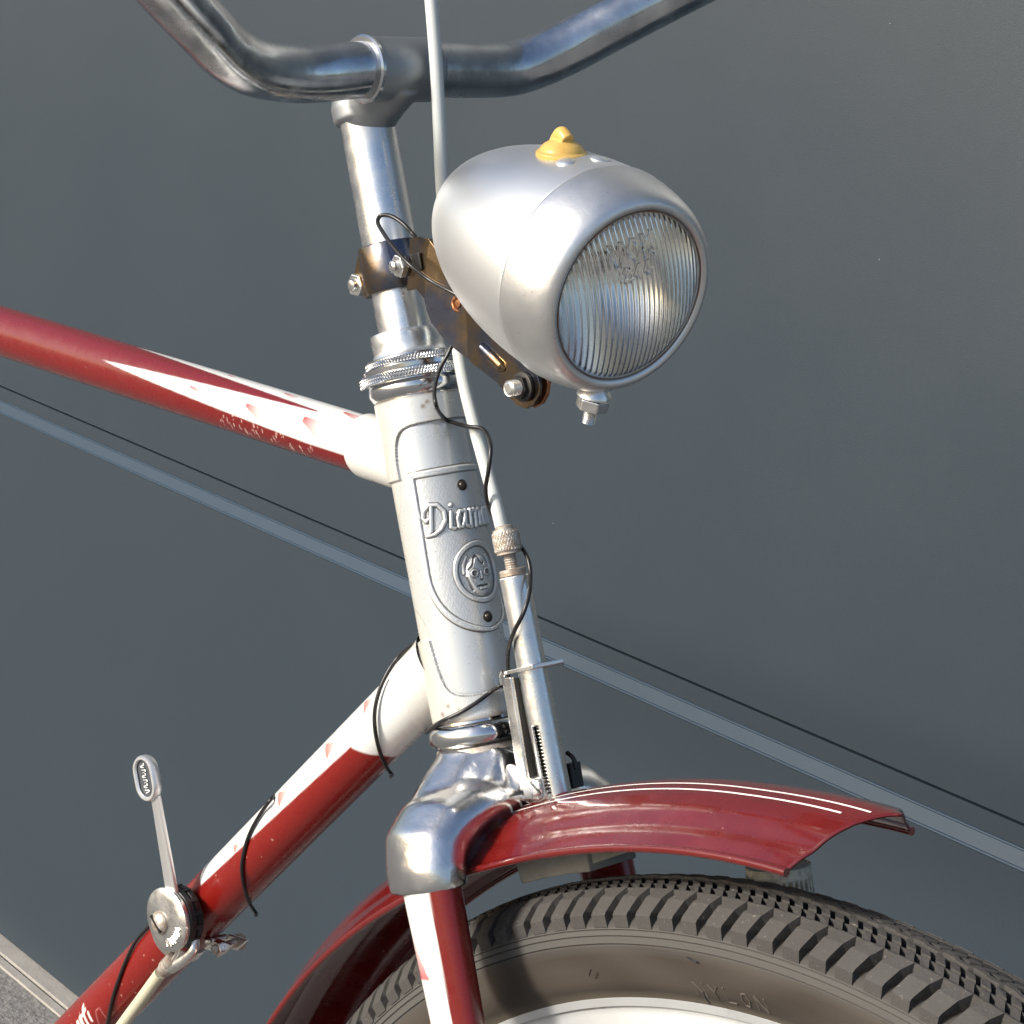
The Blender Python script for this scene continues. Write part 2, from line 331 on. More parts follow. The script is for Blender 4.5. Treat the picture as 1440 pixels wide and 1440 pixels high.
# down tube
DT0 = bp(575, 987); DTax = unit(bp(190, 1377) - DT0); DTr = 13.6
d_e0 = NEAR; d_e1 = unit(np.cross(DTax, NEAR));
if d_e1[2] < 0: d_e1 = -d_e1
def down_paint(Sg, Q):
    c = np.zeros(Sg.shape + (3,)) + np.array((.165, .008, .0055))
    cy = lambda x, y: cyl(x, y, DT0, DTax, DTr, d_e0, d_e1)[:2]
    deg = np.degrees(Q); deg = np.where(deg < -90, deg + 360, deg)
    sE = cy(520, 1075)[0]; sT = cy(283, 1248)[0]
    # curved border at the head end
    edge = sE + 3.5 - 6.5 * (np.clip((deg - 10) / 55, -1.4, 1.4)) ** 2 * .5
    b1, b0 = math.degrees(cy(500, 1045)[1]), math.degrees(cy(300, 1240)[1])
    s1 = cy(500, 1045)[0]
    c = blend(c, np.clip((sE + 0 * Sg - Sg) + 5.5 * np.abs(np.sin((Q - math.radians(b1)) * 1.6)) * 0 + 0, 0, 1), CREAM)
    bord = np.interp(np.clip(deg, -60, 100), [-60, -40, -10, 15, b1 - 6, b1, 100], [sE - 8, sE - 5, sE - .5, sE + 1, s1 + 4.5, s1 + 9, s1 + 12])
    c = np.zeros(Sg.shape + (3,)) + np.array((.165, .008, .0055))
    c = blend(c, np.clip(bord - Sg, 0, 1), CREAM)
    # white spear along the upper side
    t = np.clip((sT - Sg) / (sT - s1), 0, 1); lo = b0 + 14 + (b1 - b0 - 14) * t; hi = 180 - lo
    c = blend(c, (Sg < sT) * np.clip((deg - lo) / 2.5, 0, 1) * np.clip((hi - deg) / 2.5, 0, 1), CREAM)
    for x, y, w, h in ((462, 1052, 9, 8), (395, 1120, 9, 7.5), (333, 1190, 6, 4), (516, 990, 8, 7)):
        s0, q0 = cy(x, y); U = s0 - Sg + 3; V = (Q - q0) * DTr
        m_ = (U > 0) & (U < w) & (np.abs(V) < h * .5 * (1 - U / w) + .1)
        c = blend(c, m_ * (.9 - .5 * U / w), (.48, .09, .06))
    # white script along the tube, only its last letters are in the picture
    s0, q0 = cy(116, 1436); e0 = cy(133, 1404)
    def P(u, v): return (s0 - u, q0 * DTr + v)
    strokes = [[(-3, -7), (-1, 2.2), (.3, 2.6), (-1.5, -4), (.5, -7)], [(-7, -6), (-4.5, 1.5), (-3.6, 1.5), (-5.8, -7)], [(1.5, -7), (4.2, 4.8), (5.6, 6)], [(1.7, 2.2), (6.4, 3.6)], [(6.5, -3), (7.6, 1)],
               [(-13, -7), (-10, 2)], [(-18, -7), (-15, 2)], [(-24, -7), (-20, 5)]]
    d = np.full(Sg.shape, 1e9)
    for st in strokes: d = np.minimum(d, seg_dist(Sg, Q * DTr, [P(a, b) for a, b in st]))
    c = blend(c, np.clip(1.5 - d * 1.3, 0, 1), (.72, .66, .62))
    lz = seg_dist(Sg, Q * DTr, [P(8, -7), (P(14, -1)), (P(18, -1.5)), P(15, -9)])
    c = blend(c, np.clip(1 - d * 0 - lz * 2.5, 0, 1) * .5, (.6, .3, .3))
    # bare wear
    for i in range(60):
        s_, q_ = rng.uniform(40, 330), rng.uniform(-.8, 1.2); dd = np.hypot(Sg - s_, (Q - q_) * DTr)
        c = blend(c, (dd < rng.uniform(.2, .55)) * .6, (.55, .3, .24))
    return c
painted_tube("down_tube", DT0, DTax, -36, 480, DTr, d_e0, d_e1, down_paint, ns=900, nt=150)

# ---- head tube, built as a relief: long cut lugs at both ends
Hr = 17.0; HT = 131.0
def lug_top(Q):                      # lower boundary of the upper lug, angle measured from the near side towards the front
    d = np.degrees(Q); d = np.where(d < -90, d + 360, d); d = np.where(d > 90, 180 - d, d)
    return np.interp(d, [-90, -62, -50, -42, -34, -26, -18, -11, -6, -2, 1, 3.5, 8, 13, 19, 28, 40, 59, 90], [99, 97, 92.5, 88.5, 86, 85, 86.3, 90, 96, 103, 109, 112.6, 115.6, 117.4, 118.5, 119.3, 119.6, 119.7, 119.7])
def lug_low(Q):
    d = np.degrees(Q); d = np.where(d < -90, d + 360, d); d = np.where(d > 90, 180 - d, d)
    return np.interp(d, [-90, -62, -50, -42, -34, -26, -18, -11, -6, -2, 1, 4, 7.5, 12, 18, 26, 38, 60, 90], [34, 36, 40.5, 43.8, 45.8, 46.5, 45.2, 42.6, 40, 36, 30.5, 24, 18.5, 14.6, 12.2, 10.6, 9.7, 9.4, 9.4])
def head_r(Sg, Q):
    up, lo = lug_top(Q) - Sg, Sg - lug_low(Q)
    on = np.maximum(1 - sstep(-.25, .25, up), 1 - sstep(-.25, .25, lo))
    bead = np.exp(-(np.minimum(np.abs(up - .6), np.abs(lo - .6)) / .35) ** 2)
    return Hr + 1.15 * on - .12 * bead
def head_paint(Sg, Q):
    up, lo = lug_top(Q) - Sg, Sg - lug_low(Q); on = (up < 0) | (lo < 0)
    c = np.zeros(Sg.shape + (3,)) + np.array((.50, .53, .55)); c = blend(c, on * .85, (.58, .59, .58))
    e = np.minimum(np.abs(up), np.abs(lo)); c = blend(c, np.clip(1.15 - e / .5, 0, 1) * (.62 + .3 * wob(Sg, Q * Hr, 1.3)), (.10, .075, .05))
    c = blend(c, sstep(-.2, -1.2, np.degrees(np.abs(np.mod(Q, 2 * np.pi) - np.pi)) * 0 + Q) * .35, (.70, .66, .55))
    deg = np.degrees(Q); c = blend(c, (1 - sstep(-20, 12, np.where(deg < -150, 180, deg))) * .35, (.72, .66, .52))
    for s_, q_, r_ in ((126, 0.9, 1.4), (127.5, 1.0, 1.2), (124, 1.15, .8), (7, .2, 1.1), (5, .45, .9), (4, .0, 1.3), (62, .02, .4), (75, -.1, .4), (129, .1, .6)):
        d = np.hypot(Sg - s_, (Q - q_) * Hr) + .5 * wob(Sg, Q * Hr, 4); c = blend(c, np.clip(r_ - d, 0, 1) * .75, (.2, .12, .07))
    c = blend(c, (np.clip(1.2 - Sg / 1.6, 0, 1) + np.clip((Sg - HT + 1.0) / 1.0, 0, 1)) * .6, (.22, .15, .08))
    return c
painted_tube("head_tube", B, A, 0, HT, Hr, NEAR, FRONT, head_paint, 'silver', ns=560, nt=420, rf=head_r)
# lug sockets that take the two frame tubes
def socket(name, C0, ax, prof_w, r, e0, e1, wave):
    ns, nt = 150, 180; s = np.linspace(0, 1, ns) ** .8; q = np.arange(nt) / nt * 2 * np.pi
    Sg, Q = np.meshgrid(s, q, indexing='ij'); end = wave(Q); SS = Sg * end
    R = r + 1.3 + prof_w * np.exp(-SS / 5.) - .9 * sstep(end - .5, end, SS)
    V = C0 + SS[..., None] * ax + (R * np.cos(Q))[..., None] * e0 + (R * np.sin(Q))[..., None] * e1
    cc = np.zeros(Sg.shape + (3,)) + np.array((.58, .58, .55)); cc = blend(cc, np.clip(1.1 - (end - SS) / .7, 0, 1) * (.7 + .3 * wob(SS, Q * r, 1.1)), (.22, .13, .06))
    Fc = grid_faces(ns, nt, True)
    if np.dot(np.cross(e0, e1), ax) > 0: Fc = [tuple(reversed(f)) for f in Fc]
    return obj(name, V.reshape(-1, 3), Fc, 'paint', bike, True, cc.reshape(-1, 3), 60)
def edge_wave(Q, pxs, C0, ax, r, e0, e1):
    h_ = [cyl(x, y, C0, ax, r + 1, e0, e1)[:2] for x, y in pxs]; q_ = np.array([b for a, b in h_]); s_ = np.array([a for a, b in h_]); o_ = np.argsort(q_)
    d = (Q + np.pi) % (2 * np.pi) - np.pi; m_ = q_.max() + .25; lo_ = q_.min() - .25
    d = np.where(d > m_, 2 * m_ - d, d); d = np.where(d < lo_, 2 * lo_ - d, d); v = np.interp(d, q_[o_], s_[o_])
    k = np.ones(7) / 7; return np.stack([np.convolve(np.pad(r_, 3, mode='wrap'), k, 'valid') for r_ in v]) if v.ndim == 2 else v
tt_end = (bp(487, 630) - TTC) @ TTax
socket("lug", TTC - TTax * 26, TTax, 1.5, TTr, te0, te1, lambda Q: edge_wave(Q, [(501, 588), (486, 603), (481, 628), (487, 650), (503, 669)], TTC, TTax, TTr, te0, te1) + 26)
dt_end = (bp(545, 1010) - DT0) @ DTax
socket("lug", DT0 - DTax * 34, DTax, 2.0, DTr, d_e0, d_e1, lambda Q: edge_wave(Q, [(543, 953), (561, 965), (571, 985), (574, 1004), (586, 1022), (602, 1033)], DT0, DTax, DTr, d_e0, d_e1) + 34)

# ---- head badge: a pressed metal plate wrapped round the front of the head tube
def badge():
    tc = math.radians(88); nu, nv = 330, 430
    u = np.linspace(-24.2, 24.2, nu); v = np.linspace(31.5, 102.5, nv); U, V = np.meshgrid(u, v, indexing='ij')
    def outline(off):                # half width at height v
        hw = np.where(V > 60, 23.2 - .9 * np.clip((V - 60) / 40, 0, 1), 23.2 * np.sqrt(np.clip(1 - ((60 - V) / (60 - 33)) ** 2.1, 0, 1)))
        return np.minimum(hw - np.abs(U), 101.2 - V) - off
    # signed distance-like inside measure
    g0 = outline(0); gx, gy = np.gradient(g0, u, v); ins = g0 / np.maximum(np.hypot(gx, gy), .6)
    h = .9 * sstep(0, .7, ins)
    h += .75 * (sstep(.4, 1.1, ins) - sstep(2.6, 3.4, ins))                 # raised border
    # script word, pressed up
    let = {'D': ([[(.62, 1.55), (.5, .1), (.2, -.12)], [(.2, -.12), (.75, -.08), (1.2, .15), (1.5, .6), (1.45, 1.15), (1.05, 1.55), (.5, 1.62), (.08, 1.3), (0, .95), (.2, .72), (.42, .85)]], 1.75),
           'i': ([[(.15, 1), (.1, .15), (.35, .05)], [(.17, 1.42), (.2, 1.45)]], .5),
           'a': ([[(.62, .95), (.3, 1), (.08, .6), (.15, .1), (.42, .08), (.62, .5), (.68, 1)], [(.68, 1), (.66, .15), (.9, .05)]], .98),
           'm': ([[(.1, 1), (.12, 0)], [(.12, .75), (.4, 1), (.58, .85), (.56, 0)], [(.56, .75), (.84, 1), (1.02, .85), (1.0, .1), (1.2, .05)]], 1.32),
           'n': ([[(.1, 1), (.12, 0)], [(.12, .7), (.35, 1), (.52, .85), (.5, .1), (.7, .05)]], .78),
           't': ([[(.25, 1.45), (.15, .2), (.4, 0)], [(0, 1), (.5, 1.02)]], .55)}
    xh = 6.9; base = 75.6; total = sum(let[ch][1] for ch in 'Diamant'); x = -total / 2; dl = np.full(U.shape, 1e9)
    kx = 38.5 / total / xh
    for ch in 'Diamant':
        for st in let[ch][0]:
            dl = np.minimum(dl, seg_dist(U, V, [((x + a + b * .12) * xh * kx, base + b * xh) for a, b in st]))
        x += let[ch][1]
    h += 1.25 * np.clip(1 - (np.maximum(dl - .2, 0) / .72) ** 2, 0, 1) * (dl < .92)
    # medallion with a small face
    ex, ey = U / 11.4, (V - 57.4) / 12.7; er = np.hypot(ex, ey)
    h += .9 * (sstep(1.0, .95, er) - sstep(.86, .80, er)) - .35 * sstep(.84, .78, er)
    fx, fy = U + .3, V - 56.6
    face = 1 - np.hypot(fx / (6.6 - .07 * np.abs(fy)), (fy + .5) / 8.9); h += 1.2 * sstep(0, .25, face)
    dk = np.zeros(U.shape)
    def stroke(pts, w, amp):
        nonlocal h, dk
        d = seg_dist(fx, fy, pts); k_ = np.clip(1 - (d / w) ** 2, 0, 1); h += amp * k_; dk = np.maximum(dk, k_ * (amp < 0))
    for sx in (-1, 1):
        r_ = np.hypot(fx - sx * 2.9, fy - .4); h += .5 * np.exp(-((r_ - 1.25) / .4) ** 2) - .5 * np.exp(-(r_ / .6) ** 2); dk = np.maximum(dk, np.exp(-((r_ - .7) / .45) ** 2))
    stroke([(-2.4, -4.9), (-.8, -4.75), (0, -5), (.8, -4.75), (2.4, -4.9)], .5, -.6); stroke([(-1.3, -6.0), (1.3, -6.0)], .5, .35)
    stroke([(-.6, -2.4), (0, -2.7), (.6, -2.4)], .5, -.4); stroke([(0, .5), (.1, -1.8)], .7, .45)
    stroke([(-4.8, 2.2), (-3.2, 3.5), (-1.8, 6.6), (-.4, 7.6)], .5, -.6); stroke([(-.4, 7.6), (.2, 5), (1.6, 3.6), (2.4, 4.6)], .55, -.6)
    stroke([(2.6, 6.4), (3.6, 4.6), (5, 3.2)], .5, -.6); stroke([(-5.8, -1), (-5, -4), (-4.2, -6)], .5, -.5)
    stroke([(-4.6, 7.5), (-6.4, 4.6), (-6.8, 1)], .7, .5); stroke([(4.8, 7.2), (6.2, 4.6), (6.6, 1)], .7, .5)
    h += .05 * wob(U, V, 2.2) * (ins > .8)
    r = Hr + h; q = tc + U / Hr; P = B + V[..., None] * A + (r * np.cos(q))[..., None] * NEAR + (r * np.sin(q))[..., None] * FRONT
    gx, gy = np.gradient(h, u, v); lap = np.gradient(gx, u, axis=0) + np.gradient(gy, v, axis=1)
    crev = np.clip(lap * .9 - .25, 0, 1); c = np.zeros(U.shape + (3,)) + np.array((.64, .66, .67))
    c = blend(c, np.maximum(crev * .8, dk * .85), (.06, .06, .06)); c = blend(c, np.clip(1 - np.abs(ins - .1) / .5, 0, 1) * .75, (.12, .10, .08))  # grime and crevice shade of the relief, both painted into the colour
    Fc = np.array(grid_faces(nu, nv)); keep = (ins.ravel()[Fc] > -.05).any(1)
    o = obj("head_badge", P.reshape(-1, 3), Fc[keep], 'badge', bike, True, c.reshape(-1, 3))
    tag(o, "embossed silver head badge with script word and small face medallion")
    bm = bmesh.new(); bm.from_mesh(o.data); bmesh.ops.delete(bm, geom=[v_ for v_ in bm.verts if not v_.link_faces], context='VERTS'); bm.to_mesh(o.data); bm.free()
    for px, py in ((650, 682), (686, 867)):
        s_, q_, P_ = cyl(px, py, B, A, Hr + .9, NEAR, FRONT); nrm = unit(math.cos(q_) * NEAR + math.sin(q_) * FRONT)
        rv = lathe("rivet", P_, nrm, [(-.4, 2.3), (.25, 2.3), (.5, 1.7), (1.0, 1.5), (1.4, .9), (1.5, .1)], 'dark', o, 24)
badge()

# ---- headset
def tY(y):
    lo, hi = -300, 600
    for _ in range(50):
        m_ = (lo + hi) / 2; c = CM.T @ (B + A * m_ - CP)
        if 720 - FPX * c[1] / -c[2] > y: lo = m_
        else: hi = m_
    return m_
hs = bpy.data.objects.new("headset", None); col.objects.link(hs); hs.parent = bike
lathe("cup", B, A, [(130.6, 17.4), (131.4, 17.4), (132, 18.2), (134, 19.4), (136.5, 19.6), (138, 18.8), (138.4, 17.5), (139, 17)], 'chrome', hs, 96)
def knurl(name, t0, t1, r, n, parent, C=B, ax=A, m='chrome', amp=.35):
    ns, nt = 14, n * 4; s = np.linspace(0, 1, ns); q = np.arange(nt) / nt * 2 * np.pi; e0, e1 = perp(ax)
    Sg, Q = np.meshgrid(s, q, indexing='ij'); H = t1 - t0
    d1 = np.sin(Q * n + Sg * H * 2.4); d2 = np.sin(Q * n - Sg * H * 2.4)
    R = r - .5 * (np.abs(Sg - .5) > .42) + amp * np.maximum(d1, d2) * (np.abs(Sg - .5) < .36)
    V = [C + ax * t0 + 0 * e0] + []
    P = C + ((t0 + Sg * H)[..., None] * ax) + (R * np.cos(Q))[..., None] * e0 + (R * np.sin(Q))[..., None] * e1
    Fc = [tuple(reversed(f)) for f in grid_faces(ns, nt, True)] + [tuple(range(nt)), tuple(reversed(range((ns - 1) * nt, ns * nt)))]
    return obj(name, P.reshape(-1, 3), Fc, m, parent, True, None, 40)
knurl("knurled_ring", 137.9, 142.3, 22.0, 110, hs)
lathe("lock_washer", B, A, [(142.3, 19.2), (142.6, 20.2), (144.2, 20.4), (144.5, 19.0)], 'chrome', hs, 96)
knurl("knurled_ring", 144.5, 148.2, 18.6, 90, hs)
lathe("locknut", B, A, [(148.2, 16.4), (149, 15.4), (151, 14.6), (154, 14.9), (157.6, 14.9), (158.6, 14.4), (158.8, 12), (159, 11.3)], 'quill', hs, 64)
lathe("lower_cup", B, A, [(0, 17.2), (-1.2, 17.4), (-2.0, 18.8), (-4, 20.4), (-7, 20.8), (-9, 19.8), (-9.8, 18.2), (-10.4, 17.2)], 'chrome', hs, 96)
lathe("lower_race", B, A, [(-10.4, 16.6), (-11, 18.4), (-13, 19), (-14.4, 18.4), (-15.2, 17)], 'rusty', hs, 96)

# ---- stem and handlebar
BF, BT = 24., 260.5                                                       # bar centre in the steering plane
BC = S(BF, BT)
lathe("stem_quill", B, A, [(100, 11.1), (253, 11.1)], 'quill', bike, 72)
mb = MB().add(*g_lathe(B, A, [(246, 12.6), (247, 13.4), (253, 13.6), (258, 12.0), (260, 8)], 48))
mb.add(*g_lathe(S(BF, BT, -16), N, [(0, 12.9), (33, 12.9)], 64))
mb.add(*g_tube([S(0, 247), S(5, 251), S(13, 255), S(24, 260)], [11.6, 12.2, 12.5, 12.6], 48)); mb.add(*g_tube([S(8, 249), S(16, 252.5), S(26, 258)], [8, 10, 11.5], 32))
mb.add(*g_tube([S(-3, 249), S(2, 250)], [10.4, 11], 32))
st = remesh("stem_head", mb, 'stemhead', bike, .6, 16)
lathe("sleeve_ring", S(BF, BT, -17.2), N, [(0, 11.3), (.0, 12.9), (.7, 13.6), (2.0, 13.6), (2.6, 13.0)], 'chrome', bike, 72)
dR = .71 * F + .355 * A
def arm(pxs, sgn):
    n_ = unit(np.cross(N, sgn * N + dR)); return [pl(x, y, n_, BC) for x, y in pxs]
right = arm([(700, 99), (745, 90), (800, 66), (860, 34), (925, 0), (1000, -38), (1120, -95), (1260, -155)], 1)
left = arm([(445, 104), (400, 103), (355, 94), (319, 72), (286, 38), (250, 0), (212, -42), (150, -110), (80, -190)], -1)
bar = list(reversed(left)) + [S(BF, BT, -15), S(BF, BT, 0), S(BF, BT, 20)] + right
tube("handlebar", smooth_path(bar, 12), 11.1, 'chromebar', bike, 64)

# ---- front brake cable, adjuster, push-rod tube and bracket
mpx = lambda P: sp(*P)
cab = [sp(596, -80, 6), sp(604, -20, 6), sp(608, 20, 6), sp(614, 100, 6), sp(618, 180, 6), sp(621, 250, 6), sp(628, 340, 6), sp(637, 430, 6), sp(649, 520, 5), sp(665, 590, 4), sp(684, 660, 2), sp(699, 715, 0), sp(707, 748, 0)]
tube("brake_cable", smooth_path(cab, 10), 2.65, 'cable', bike, 24)
P0, P1, P2, P3 = sp(709, 744), sp(716, 779), sp(721, 801), sp(783, 1117)
bx = unit(P3 - P2)
rod = bpy.data.objects.new("brake_rod", None); col.objects.link(rod); rod.parent = bike
knurl("adjuster_nut", 0, np.linalg.norm(P1 - P0), 5.3, 26, rod, P0, unit(P1 - P0), 'rusty', .22)
lathe("cable_ferrule", P0 - bx * 1.5, bx, [(0, 2.8), (.5, 3.4), (2, 3.4)], 'rusty', rod, 24)
lathe("threaded_screw", P1 - bx, bx, thread(None, None, 2.6, 9, .95), 'rusty', rod, 32, 20)
lathe("collar", sp(720, 800), bx, [(0, 4.4), (.3, 5.2), (2.6, 5.3), (3.0, 4.6)], 'rusty', rod, 32)
# tube with a long slot on its near side
Ltot = np.linalg.norm(P3 - P2); Rt = 5.9
e0 = unit(-N - bx * (-N @ bx)); e1 = np.cross(bx, e0)
if e1 @ F < 0: e1 = -e1
ns, nt = 120, 72; V = []; s_ = np.linspace(2.6, Ltot, ns)
ang = np.arange(nt) / nt * 2 * np.pi
sl0, sl1 = (pl(756, 1018, N, B) - P2) @ bx, (pl(775, 1100, N, B) - P2) @ bx
Q_slot = math.radians(14)
V = [P2 + bx * s + Rt * (math.cos(q) * e0 + math.sin(q) * e1) for s in s_ for q in ang]
Fc = [f for f in grid_faces(ns, nt, True) if not (sl0 < s_[f[0] // nt] < sl1 + 8 and abs(((ang[f[0] % nt] + .04 - Q_slot) + np.pi) % (2 * np.pi) - np.pi) < .27)]
o = obj("rod_tube", V, Fc, 'steel', rod); md = o.modifiers.new("t", 'SOLIDIFY'); md.thickness = .9 * K; md.offset = -1 if (np.cross(e0, e1) @ bx) > 0 else 1
lathe("rod_core", P2 + bx * 2, bx, [(0, 2.2), (Ltot - 2, 2.2)], 'darksteel', rod, 20)
sprng = [P2 + bx * (sl0 - 6 + (sl1 - sl0 + 14) * k / 400) + 3.6 * (math.cos(k * .42) * e0 + math.sin(k * .42) * e1) for k in range(401)]
tube("spring", sprng, .5, 'steel', rod, 8)
# sheet bracket that carries the rod in front of the head
brk = bpy.data.objects.new("brake_bracket", None); col.objects.link(brk); brk.parent = bike
def plate(name, pts, n, th, m, parent, dirn=None, bw=.25):
    P = [sp(x, y, n) for x, y in pts]; o = MB().add(*g_prism(P, (N if dirn is None else dirn) * th)).build(name, m, parent, smooth=False); fix_normals(o); return bevel(o, bw)
pa, pb = sp(714, 952, -7), sp(740, 1112, -7); bd = unit(pb - pa); bf = unit(F - bd * (F @ bd)); L = np.linalg.norm(pb - pa)
o = MB().add(*g_box((pa + pb) / 2, bd, bf, N, L / 2, 2.8, 1.0)).build("side_plate", 'steel', brk, smooth=False); bevel(o, .6, 3)
o = MB().add(*g_box((pa + pb) / 2 + N * 8 + bf * 2.2, bd, bf, N, L / 2 - 1, .8, 7.4)).build("back_plate", 'darksteel', brk, smooth=False); bevel(o, .3)
ta = sp(712, 946, -7); 
o = MB().add(*g_prism([sp(709, 944, -8), sp(748, 935, -8), sp(792, 926, 4), sp(793, 930, 10), sp(760, 934, 12), sp(722, 941, 4)], bd * 1.6)).build("top_plate", 'steel', brk, smooth=False); fix_normals(o); bevel(o, .3)
mb = MB().add(*g_tube([sp(709, 945, -8), sp(706.5, 950, -8), sp(708, 962, -7.5)], 1.3, 10)); mb.build("bent_edge", 'steel', brk)
lathe("washer", sp(722, 1094, -6), -N, [(-.5, 5.5), (.8, 5.6), (1.2, 5.0)], 'steel', brk, 32)
o = MB().add(*g_box(sp(754, 1108, -5), bd, bf, N, 4.3, 4.3, 3.5)).build("clamp_block", 'steel', brk, smooth=False); bevel(o, .6, 3)
lathe("slot_screw", sp(753, 1108, -8.5), -N, [(-.5, 3.3), (.7, 3.3), (1.2, 2.6)], 'steel', brk, 32)
o = MB().add(*g_box(sp(753, 1108, -9.8), unit(bf + bd * .9), unit(bd - bf), N, 3.2, .35, .22)).build("screw_slot", 'black', brk, smooth=False)
o = MB().add(*g_tube(smooth_path([sp(722, 1112, -3), sp(740, 1122, -5), sp(760, 1124, -5), sp(772, 1116, -4)], 6), 1.6, 10)).build("stirrup", 'steel', brk)
lathe("rod_end", P3 - bx * 1, bx, [(0, 4.2), (3.5, 3.6), (5, 2.0)], 'steel', brk, 24)
o = MB().add(*g_box(sp(806, 1090, 14), bd, bf, N, 5.0, 2.2, 3)).add(*g_tube(smooth_path([sp(797, 1058, 12), sp(806, 1066, 12), sp(811, 1082, 12)], 6), 1.0, 8)).build("return_link", 'black', brk, smooth=False); bevel(o, .3)
for y_, h_ in ((978, 9), (1005, 9), (1030, 7)):
    o = MB().add(*g_box(sp(734 + (y_ - 978) * .15, y_, 2), bd, bf, N, h_ / 3.5, 2.6, 3.2)).build("link_block", 'darksteel', brk, smooth=False); bevel(o, .5)

# ---- fork: chromed crown, painted blades
mb = MB().add(*g_lathe(B, A, [(-12, 18), (-17, 18.5), (-22, 19), (-29, 22), (-36, 22.5), (-38.5, 18)], 64))
def sweep(path, secs, seg=40):
    V = []; n = len(path)
    for i, (P, (rf, rr, tdir)) in enumerate(zip(path, secs)):
        tdir = unit(tdir); e_f = F; e_r = unit(np.cross(tdir, F))
        for k_ in range(seg):
            q = 2 * math.pi * k_ / seg; c_, s_2 = math.cos(q), math.sin(q)
            V.append(P + e_f * rf * np.sign(c_) * abs(c_) ** .9 + e_r * rr * s_2)
    Fc = grid_faces(n, seg, True) + [tuple(range(seg)), tuple(reversed(range((n - 1) * seg, n * seg)))]; return V, Fc
def arch(sg):
    pts = [(6, -61, 43.5), (6, -52, 43.2), (5, -43, 39.5), (4.5, -37, 32), (4, -33.5, 22), (4, -32, 11), (4, -31.5, 0)]
    tg = [(0, 1), (.05, 1), (.45, 1), (1, .9), (1, .3), (1, .1), (1, 0)]
    path = [S(f_, t_, sg * n_) for f_, t_, n_ in pts]
    secs = [(rf, rr, A * b + N * (-sg) * a_) for (a_, b), rf, rr in zip(tg, (18.4, 19, 20, 21.5, 22, 22, 22), (12.8, 13.4, 14.5, 13.5, 12, 11, 11))]
    return sweep(path, secs)
mb.add(*arch(-1)); mb.add(*arch(1))
for sg in (-1, 1):
    mb.add(*g_tube([S(0, -17, 0), S(0, -25, sg * 6), S(0, -34, sg * 17), S(1, -42, sg * 28), S(3, -50, sg * 37)], [18, 19, 19, 18, 15], 32))
    mb.add(*g_tube([S(6, -20, 0), S(9, -30, sg * 8), S(11, -38, sg * 20)], [16, 15, 12], 32))
crown = remesh("fork_crown", mb, 'crown', bike, .8, 60)
def blade(sg):
    ts = np.linspace(0, 1, 300); nt = 110; q = np.arange(nt) / nt * 2 * np.pi
    V = []; cc = []
    t_ = -52 - ts * 372; f_ = np.where(t_ > -150, 3 + (-52 - t_) * .055, 0); 
    f_ = 9 + (-52 - t_) * .04 + 55 * sstep(-180, -424, t_) ; n_ = 44.5 + (-52 - t_) * .02
    rf = np.interp(ts, [0, .2, 1], [14.2, 12.4, 7]); rn = np.interp(ts, [0, .2, 1], [10.0, 8.5, 6.5])
    T, Q = np.meshgrid(ts, q, indexing='ij')
    P = B + (f_[:, None] + rf[:, None] * np.sin(Q))[..., None] * F + t_[:, None, None] * A + (sg * n_[:, None] + sg * rn[:, None] * np.cos(Q))[..., None] * N
    deg = np.degrees((Q + np.pi) % (2 * np.pi) - np.pi); c = np.zeros(Q.shape + (3,)) + np.array(RED)
    TT = np.repeat(t_[:, None], nt, 1)
    hw = np.interp(-TT, [52, 120, 200], [42, 35, 0]); c = blend(c, np.clip((hw - np.abs(deg + 4)) / 2.5, 0, 1), CREAM)
    # dart
    U = (-TT - 70); m_ = (U > 0) & (U < 24) & (deg > -60) & (deg < -46 + 1.9 * U); c = blend(c, m_ * (np.clip(U, 0, 24) / 24) ** 1.4 * .9, (.42, .03, .04))
    Fc = grid_faces(300, nt, True); Fc = Fc if sg > 0 else Fc
    o = obj("fork_blade", P.reshape(-1, 3), Fc + [tuple(range(nt))], 'paint', bike, True, c.reshape(-1, 3)); fix_normals(o); return o
blade(-1); blade(1)

# ---- wheel
WC = S(79.04, -426.44, 0)
u2 = unit(Z - N * (Z @ N)); u1 = np.cross(N, u2); u1 = u1 * np.sign(u1 @ F)
def W(rho, ang, n): return WC + N * n + rho * (math.sin(ang) * u1 + math.cos(ang) * u2)
wheel = bpy.data.objects.new("front_wheel", None); col.objects.link(wheel); wheel.parent = bike
def revolve(name, prof, m, parent, seg=720, paint=None, disp=None, sharp=40, a0=0, a1=2 * np.pi):
    pr = np.array(prof, float); q = a0 + np.arange(seg) / seg * (a1 - a0)
    Nn, Q = np.meshgrid(pr[:, 0], q, indexing='ij'); R = np.repeat(pr[:, 1][:, None], seg, 1)
    if disp is not None: R, Nn = disp(R, Nn, Q)
    P = WC + Nn[..., None] * N + (R * np.sin(Q))[..., None] * u1 + (R * np.cos(Q))[..., None] * u2
    o = obj(name, P.reshape(-1, 3), grid_faces(len(pr), seg, True), m, parent, True, None if paint is None else paint(R, Nn, Q).reshape(-1, 3), sharp); return o
half = [(10.2, 315), (11.2, 317.2), (13.6, 320), (16.0, 324), (17.8, 329), (18.8, 334), (19.2, 337.6), (19.25, 337.9), (18.75, 338.3), (19.35, 338.8), (19.5, 341), (19.1, 341.4), (19.6, 341.9), (19.55, 343.4), (19.1, 343.8), (19.5, 344.2), (19.3, 345.4), (18.2, 346.8), (16.0, 348.6), (12.5, 350.8), (9, 352.2), (5, 353.2), (0, 354.0)]
prof = [(-n, r) for n, r in half] + [(n, r) for n, r in reversed(half[:-1])]
